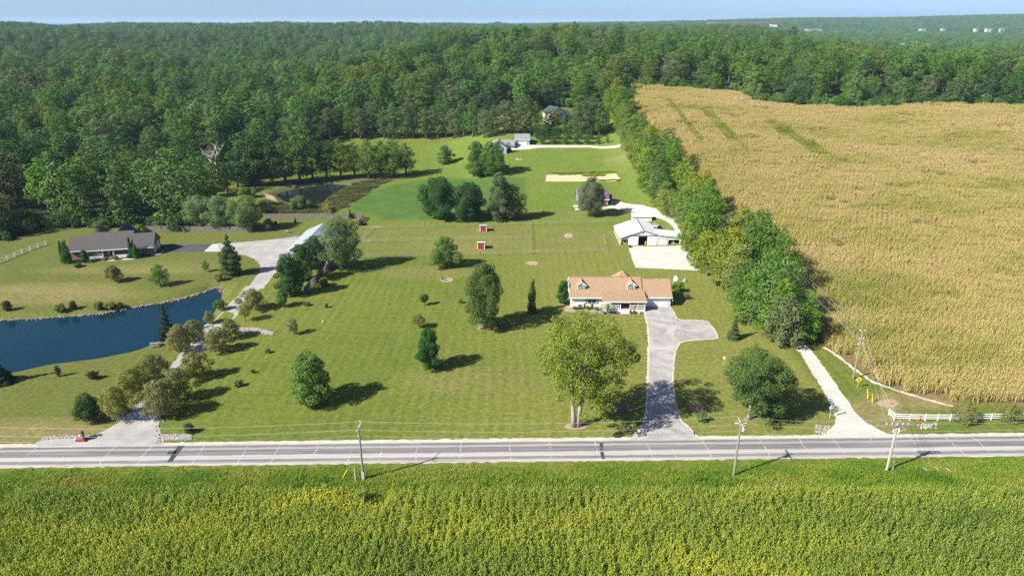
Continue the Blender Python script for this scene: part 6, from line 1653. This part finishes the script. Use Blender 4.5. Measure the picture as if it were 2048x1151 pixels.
for (px, py, w, lab) in ((733, 487, 12, 'pipe brace at the left end of the middle paddock fence'), (711, 517, 10, 'pipe brace at the left end of the front paddock fence'), (1070, 507.5, 16, 'pipe gate at the foot of the cross fence'), (751, 459, 12, 'pipe brace at the left end of the back paddock fence')):
    q = g(px, py); e = empty('brace_frame', tuple(q)); ww = w * mpp(q) / 2
    for s in (-1, 1): MB().tube([(s * ww, 0, -.1), (s * ww, 0, 1.4)], .06, 6).build('post', M['galvanised'], e)
    MB().tube([(-ww, 0, 1.0), (ww, 0, 1.0)], .045, 6).build('rail', M['galvanised'], e); MB().tube([(-ww, 0, .45), (ww, 0, .45)], .035, 6).build('rail', M['galvanised'], e)
    tag(e, lab, 'fence')

def plank_fence(pix, label, h=1.8):
    pts = [Vector(g(*p)) for p in pix]; o = pts[0].copy(); e = empty('plank_fence', tuple(o)); mb = MB(); rgk = random.Random(len(label))
    post = MB().box(-.06, .06, -.06, .06, -.2, h - .1).mesh('post', M['fence_wood'])
    rails = MB()
    for a, b in zip(pts, pts[1:]):
        d = (b - a); L = d.length; d.normalize(); nrm = Vector((-d.y, d.x, 0)); k = int(L / .15)
        for i in range(k):
            p = a + d * (L * (i + .5) / k) - o; z = zg(p.x + o.x, p.y + o.y) - o.z; hh = h + rgk.uniform(-.06, .06); q = p - nrm * (.03 + rgk.uniform(0, .015))
            mb.beam(Vector((q.x, q.y, z)), Vector((q.x, q.y, z + hh)), .135, .02) if abs(d.y) > abs(d.x) else mb.box(q.x - .067, q.x + .067, q.y - .01, q.y + .01, z, z + hh)
        for i in range(int(L / 2.4) + 1):
            p = a + d * min(L, i * 2.4) - o + nrm * .08; link('post', post, e, (p.x, p.y, zg(p.x + o.x, p.y + o.y) - o.z))
        for z in (.4, 1.4): rails.beam(a - o + Vector((0, 0, z)) + nrm * .02, b - o + Vector((0, 0, z)) + nrm * .02, .04, .09)
    pk = mb.build('planking', M['fence_wood'], e); pk['kind'] = 'stuff'
    rails.build('rail', M['fence_wood'], e)
    return tag(e, label, 'fence')
plank_fence([(249, 463), (330, 462.5), (420, 463.5), (506, 463)], 'weathered board fence behind the brick house and three round trees')
plank_fence([(527, 437.5), (600, 436.5), (728, 436)], 'weathered board fence between the dark pond and the metal barn')
plank_fence([(728, 436), (717, 452)], 'short end of weathered board fence at the paddock corner')
plank_fence([(666, 532), (640, 556), (609, 589)], 'dark board fence on the boundary beside the metal barn trees')

def rail_fence(name, pts, label, step=2.4, h=1.25, rails=(0.35, .72, 1.1), rh=.15, pw=.13):
    pts = [Vector(p) for p in pts]; o = pts[0].copy(); e = empty(name, tuple(o))
    post = MB().box(-pw / 2, pw / 2, -pw / 2, pw / 2, -.1, h).mesh('post', M['white_trim'])
    for a, b in zip(pts, pts[1:]):
        L = (b - a).length; k = max(1, round(L / step))
        for i in range(k):
            p = a.lerp(b, i / k) - o; q = a.lerp(b, (i + 1) / k) - o; an = math.atan2(q.y - p.y, q.x - p.x)
            link('post', post, e, tuple(p), an)
            for z in rails: MB().beam(p + Vector((0, 0, z)), q + Vector((0, 0, z)), .045, rh).build('rail', M['white_trim'], e)
    link('post', post, e, tuple(b - o))
    return tag(e, label, 'fence')
rail_fence('rail_fence', [g(1777, 829), g(1788, 839), g(1850, 840.5), g(1925, 840), g(2010, 838.5), g(2070, 838)], 'white three-rail fence with angled end beside the road, lower right')
rail_fence('rail_fence', [g(-40, 538), g(0, 526), g(45, 507), g(92, 489)], 'white rail fence climbing to the woods at the left edge', 3.0, 1.35, (.35, .75, 1.15), .10)
rail_fence('picket_run', [g(1384, 868), g(1386, 866)], 'short white post at the right side of the driveway mouth', 1.0, .8, (.5,), .1) if False else None

# entrance gate
ga, gb = Vector(g(236.5, 839)), Vector(g(316, 838.5)); e = empty('farm_gate', tuple(ga)); d = gb - ga
for z in (.25, .42, .60, .80, 1.02, 1.28): MB().tube([Vector((.12, 0, z)), d - Vector((.12, 0, 0)) + Vector((0, 0, z))], .035, 6).build('bar', M['blue_metal'], e)
for f in (.025, .16, .33, .5, .67, .84, .975): p = d * f; MB().box(p.x - .03, p.x + .03, p.y - .045, p.y - .02, .2, 1.33).build('upright', M['blue_metal'], e)
for p in (Vector((0, 0, 0)), d): MB().tube([p + Vector((0, 0, -.2)), p + Vector((0, 0, 1.6))], .10, 8).build('post', M['grey_wood'], e)
tag(e, 'blue tubular farm gate across the left drive', 'gate')
q = g(164, 880); e = empty('brick_letterbox', (q[0], q[1], 0))
mb = MB(); mb.box(-.75, .75, -.45, .45, 0, .3); mb.build('planter', M['red_paint'], e)
mb = MB(); mb.prism([(-.42, .3), (.42, .3), (.42, 1.35), (.3, 1.62), (0, 1.75), (-.3, 1.62), (-.42, 1.35)], 'y', -.28, .30); mb.build('pillar', M['brick'], e)
MB().box(-.15, .15, -.32, -.281, .95, 1.25).build('mailbox_door', M['white_trim'], e)
tag(e, 'brick letterbox pillar in a red planter by the entrance', 'letterbox')
def mailbox(px, py, lab):
    q = g(px, py); e = empty('mailbox', (q[0], q[1], 0)); MB().box(-.06, .06, -.06, .06, -.1, 1.0).build('post', M['black_paint'], e)
    mb = MB(); mb.prism([(-.12, 1.0), (.12, 1.0), (.12, 1.15), (.06, 1.24), (-.06, 1.24), (-.12, 1.15)], 'y', -.28, .28); mb.build('box', M['galvanised'], e); tag(e, lab, 'mailbox')
mailbox(1277, 873, 'mailbox on a black post left of the driveway mouth')
q = g(1388, 868); tag(MB().tube([(0, 0, 0), (0, 0, .55), (0, 0, .62)], [.10, .10, .04], 8).build('marker_post', M['black_paint'], None, loc=(q[0], q[1], 0)), 'short dark marker post right of the driveway mouth', 'post')
# picnic table, kayak, well head, birdhouses
q = g(311, 692); e = empty('picnic_table', (q[0], q[1], zg(q[0], q[1])), R(12))
for k in range(5): MB().box(-.95, .95, -.37 + k * .15, -.24 + k * .15, .72, .76).build('top_plank', M['grey_wood'], e)
for s in (-.72, .72): MB().box(-.95, .95, s - .14, s + .14, .42, .46).build('bench', M['grey_wood'], e)
for x in (-.7, .7):
    MB().beam((x, -.75, 0), (x, -.2, .72), .05, .1).build('leg', M['grey_wood'], e); MB().beam((x, .75, 0), (x, .2, .72), .05, .1).build('leg', M['grey_wood'], e); MB().box(x - .03, x + .03, -.8, .8, .36, .42).build('crossbar', M['grey_wood'], e)
tag(e, 'grey picnic table on the grass beside the pond', 'picnic table')
q = g(397, 648); e = empty('kayak', (q[0], q[1], zg(q[0], q[1]) + .12), R(20)); mb = MB()
mb.tube([(-1.6, 0, .18), (-1.3, 0, .16), (-.7, 0, .15), (0, 0, .15), (.7, 0, .15), (1.3, 0, .16), (1.6, 0, .18)], [.03, .17, .32, .38, .32, .17, .03], 10); mb.build('hull', M['blue_plastic'], e, True); mb = MB(); mb.tube([(0, 0, .46), (0, 0, .56)], [.26, .28], 12); mb.build('cockpit', M['black_paint'], e)
tag(e, 'bright blue kayak pulled up on the pond bank', 'kayak')
for (px, py, lab) in ((1447, 731, 'white birdhouse on a thin post left of the broad roadside tree'),):
    q = g(px, py); e = empty('birdhouse', (q[0], q[1], 0)); MB().tube([(0, 0, -.1), (0, 0, 1.5)], .035, 6).build('post', M['galvanised'], e); mb = MB(); mb.prism([(-.17, 1.5), (.17, 1.5), (.17, 1.82), (0, 1.98), (-.17, 1.82)], 'y', -.15, .15); mb.build('box', M['white_trim'], e); tag(e, lab, 'birdhouse')
q = g(646, 644); tag(MB().tube([(0, 0, 0), (0, 0, .4), (0, 0, .45)], [.12, .12, .06], 8).build('well_cap', M['white_trim'], None, loc=tuple(q)), 'small white pipe cap on the open left of the lawn', 'pipe')
q = g(576, 466); tag(MB().box(-.6, .6, -.4, .4, 0, .55).prism([(-.66, .55), (.66, .55), (0, .8)], 'y', -.45, .45).build('utility_box', M['limestone'], None, loc=tuple(q), rz=.3), 'pale stone-coloured box on the grass left of the metal barn', 'box')
q = g(1037, 316.5); tag(MB().tube([(0, 0, 0), (0, 0, .5), (0, 0, .6)], [.4, .45, .3], 8).build('fire_bowl', M['stone_brown'], None, loc=tuple(q)), 'brick fire bowl on the far lawn', 'fire bowl')
q = g(893, 558.5); e = link('tyre_ring', MB().tube([(1.3 * math.cos(a), .8 * math.sin(a), .1) for a in np.linspace(1.6, 4.9, 14)], .14, 6).mesh('tyre_ring', M['arbor']), None, (q[0], q[1], 0)); tag(e, 'grassy rim curving round the sandy lawn pit', 'rim')

# ------------------------------------------------------------------ utility poles and lines
TOPS = {}
def pole(key, px, py, top, mat, label, r=.15):
    q = g(px, py); h = height_at(q, px, top); e = empty('utility_pole', (q[0], q[1], q[2]))
    MB().tube([(0, 0, -.3), (0, 0, h * .5), (0, 0, h)], [r * 1.15, r, r * .75], 9).build('pole', M[mat], e)
    TOPS[key] = (Vector((q[0], q[1], q[2])), h); tag(e, label, 'utility pole'); return e, h
def insul(e, x, y, z): MB().tube([(x, y, z), (x, y, z + .1), (x, y, z + .22)], [.04, .085, .05], 8).build('insulator', M['porcelain'], e)
eA, hA = pole('A', 727, 959, 853, 'pole_wood', 'leftmost roadside utility pole, with a small fork at the top')
MB().beam((0, -.05, hA - .7), (.05, 1.15, hA + .1), .07, .07).build('bracket', M['galvanised'], eA); MB().beam((0, .05, hA - .7), (-.05, -.95, hA - .1), .07, .07).build('bracket', M['galvanised'], eA)
for y_, z in ((1.15, hA + .1), (-.95, hA - .1), (0, hA)): insul(eA, 0, y_, z)
MB().tube([(-.3, 0, hA - 1.5), (-.12, 0, hA - 1.5)], .09, 8).build('clamp', M['porcelain'], eA); MB().box(-.19, .19, -.19, .19, .0, 1.5).build('sleeve', M['galvanised'], eA)
eB, hB = pole('B', 1467, 951, 842, 'pole_wood', 'middle roadside utility pole, with transformer near the top')
MB().beam((0, -1.2, hB - .4), (0, 1.2, hB - .4), .10, .12).build('crossarm', M['grey_wood'], eB)
for y_ in (-1.1, -.5, .5, 1.1): insul(eB, 0, y_, hB - .34)
for s in (-.55, .55): MB().tube([(s - .3, .1, hB - .35), (s + .3, .1, hB - .35)], .06, 6).build('dead_end', M['porcelain'], eB)
MB().tube([(.45, -.1, hB - 1.5), (.45, -.1, hB - 1.4), (.45, -.1, hB - .75), (.45, -.1, hB - .65)], [.16, .2, .2, .12], 12).build('transformer', M['porcelain'], eB); MB().beam((.1, -.1, hB - 1.55), (.8, -.1, hB - 1.55), .08, .06).build('bracket', M['galvanised'], eB)
eC, hC = pole('C', 1773, 941, 845, 'pole_pale', 'rightmost roadside utility pole, with double crossarm', .17)
for y_ in (-.2, .2): MB().beam((-1.7, y_, hC - .35), (1.7, y_, hC - .35), .11, .16).build('crossarm', M['grey_wood'], eC)
for x in (-1.55, -.8, .8, 1.55): insul(eC, x, 0, hC - .27)
for z, x in ((hC - 1.2, .35), (hC - 1.6, -.35), (hC - 1.6, .45), (hC - 2.0, .3)): MB().tube([(x, 0, z), (x, 0, z + .55)], .11, 8).build('cutout', M['porcelain'], eC)
MB().beam((-.9, 0, hC - 1.9), (.9, 0, hC - 1.9), .09, .1).build('lower_arm', M['galvanised'], eC); MB().tube([(1.5, 0, hC - .5), (1.35, 0, hC - 1.1), (.5, 0, hC - 1.5)], .03, 5).build('jumper', M['wire'], eC)
eD, hD = pole('D', 1706, 757, 661, 'pole_wood', 'utility pole on the grass between the gravel lane and the grain field')
for z in (hD - .05, hD - 1.6, hD - 2.7): MB().beam((-.45, 0, z), (.45, 0, z), .07, .09).build('bracket', M['galvanised'], eD); insul(eD, -.42, 0, z); insul(eD, .42, 0, z)
def span(name, a, b, sag, label, n=14, r=.016):
    a = Vector(a); b = Vector(b); o = a.copy()
    pts = [a.lerp(b, i / n) - Vector((0, 0, 4 * sag * (i / n) * (1 - i / n))) - o for i in range(n + 1)]
    tag(MB().tube(pts, r, 5).build(name, M['wire'], None, loc=tuple(o)), label, 'cable')
def tp(k, dx, dy, dz): q, h = TOPS[k]; return Vector((q.x + dx, q.y + dy, q.z + h + dz))
TOPS['L'] = (Vector((-78, 81.2, 0)), 8.9); TOPS['Rr'] = (Vector((118, 88.5, 0)), 8.9); TOPS['E'] = (Vector((66, 172, 1.0)), 10.0)
seg = {('L', 'A'): 'left of the leftmost roadside pole', ('A', 'B'): 'between the leftmost and middle roadside poles', ('B', 'C'): 'between the middle and rightmost roadside poles', ('C', 'Rr'): 'right of the rightmost roadside pole'}
for (p, q), txt in seg.items():
    for dy, dz, nm in ((1.1, .15, 'far upper power line'), (-.9, 0.1, 'near upper power line'), (0, -1.5, 'lower neutral line')):
        if q == 'C' or p == 'C':
            if nm == 'near upper power line': dy = -.5
        span('power_line', tp(p, 0, dy, dz), tp(q, 0, dy, dz), .75, nm + ' ' + txt)
    span('telephone_cable', tp(p, 0, -.2, -3.3), tp(q, 0, -.2, -3.3), .7, 'thin low telephone cable ' + txt, r=.012)
for k, (dx, dz, d2) in enumerate([(-1.5, -.2, (-.42, .1)), (-.6, -.2, (.42, .1)), (.8, -.2, (-.42, -1.5)), (1.5, -1.5, (.42, -2.6))]):
    span('power_line', tp('C', dx, .1, dz), tp('D', d2[0], 0, d2[1]), .6, ['first', 'second', 'third', 'fourth'][k] + ' line from the lane crossing pole up to the double crossarm, counted from the west')
    span('power_line', tp('D', d2[0], 0, d2[1]), tp('E', d2[0], 0, d2[1]), .9, ['upper west', 'upper east', 'middle', 'lowest'] [k] + ' line running from the lane pole over the grain field edge')
qd = TOPS['D'][0]; qc = TOPS['C'][0]
span('guy_wire', tp('C', 0, 0, -.8), (qc.x + .5, qc.y - .9, 0), 0, 'steel guy wire dropping beside the rightmost roadside pole', 2)
def stake(px, py, h, lean, mat, label, r=.05, cat='post', name='marker_post'):
    q = g(px, py); o = MB().tube([(0, 0, -.1), (lean[0] * .5, lean[1] * .5, h * .5), (lean[0], lean[1], h)], [r, r, r * .9], 8)
    MBt = o.build(name, M[mat], None, loc=(q[0], q[1], q[2])); tag(MBt, label, cat)
stake(711.5, 961, 2.1, (0, 0), 'galvanised', 'short grey stub pole beside the leftmost utility pole', .10, 'pole', 'stub_pole')
stake(684, 957, 1.3, (.75, .5), 'yellow_paint', 'leaning yellow guy guard left of the stub pole')
stake(706, 958, .9, (.15, .1), 'orange_paint', 'thin orange marker at the foot of the stub pole', .03)
stake(1784, 941, .8, (0, 0), 'grey_wood', 'short wooden stub right of the double-crossarm pole', .09)
for k, (px, py) in enumerate(((1859, 943), (1883, 942), (1907, 945))):
    stake(px, py, .5, (-.9, .55), 'galvanised', ['left', 'middle', 'right'][k] + ' of three pale guy guards leaning in the verge', .045)
stake(1736, 796, 1.75, (-.3, .2), 'yellow_paint', 'left yellow guy guard above the rail fence corner', .09); stake(1745, 805, 1.7, (-.25, .2), 'yellow_paint', 'right yellow guy guard above the rail fence corner', .08)
stake(1779, 808, .7, (0, 0), 'orange_paint', 'stubby orange and cream pipeline marker on bare soil', .11)
stake(1836, 842, 1.35, (.05, 0), 'orange_paint', 'orange marker stake leaning on the white rail fence', .05)
# signs
q = g(1714, 775); e = empty('warning_sign', tuple(q)); hs_ = 1.75; MB().box(-.03, .03, -.02, .02, -.1, hs_).build('post', M['galvanised'], e)
mb = MB(); mb.prism([(0, hs_ - .62), (.62, hs_), (0, hs_ + .62), (-.62, hs_)], 'y', -.045, -.021); mb.build('panel', M['yellow_paint'], e)
mb = MB(); mb.prism([(-.05, hs_ - .25), (.05, hs_ - .25), (.05, hs_ + .02), (.14, hs_ + .02), (0, hs_ + .22), (-.14, hs_ + .02), (-.05, hs_ + .02)], 'y', -.052, -.046); mb.build('symbol', M['black_paint'], e)
tag(e, 'yellow diamond warning sign on the grass by the gravel lane', 'sign')
q = g(1658.5, 836); e = empty('street_sign', tuple(q)); MB().tube([(0, 0, -.1), (0, 0, 2.75)], .045, 8).build('post', M['galvanised'], e)
mb = MB(); mb.prism([(.36 * math.cos(R(22.5 + 45 * k)), 2.05 + .36 * math.sin(R(22.5 + 45 * k))) for k in range(8)], 'y', .046, .06); mb.build('stop_panel', M['galvanised'], e)
MB(M=Matrix.Rotation(R(-20), 4, 'Z')).box(-.45, .45, -.012, .012, 2.76, 2.96).build('street_blade', M['green_sign'], e); MB(M=Matrix.Rotation(R(70), 4, 'Z')).box(-.42, .42, -.012, .012, 2.97, 3.15).build('street_blade', M['green_sign'], e)
tag(e, 'street name post with green blades and stop sign back at the lane mouth', 'sign')
# culvert pipe end walls at the entrance
q = g(188, 874); e = link('culvert_wall', MB().beam((-.9, -.6, .1), (.7, .6, .1), .25, .5).mesh('culvert_wall', M['stone_brown']), None, tuple(q)); tag(e, 'dark stone culvert edge right of the brick letterbox', 'wall')

# ------------------------------------------------------------------ haze
t = bpy.data.materials.new('haze_air'); t.use_nodes = True; nt = t.node_tree
nt.nodes.remove(nt.nodes['Principled BSDF'])
pv = nt.nodes.new('ShaderNodeVolumePrincipled'); pv.inputs['Color'].default_value = (0.52, 0.75, 1.0, 1); pv.inputs['Density'].default_value = 0.00007; pv.inputs['Anisotropy'].default_value = 0.0
nt.links.new(pv.outputs[0], nt.nodes['Material Output'].inputs['Volume'])
tag(MB().box(xs[0] - 500, xs[-1] + 500, ys[0] - 500, ys[-1] + 500, float(gz.min()) - 2.0, 135).build('haze', t), kind='stuff')
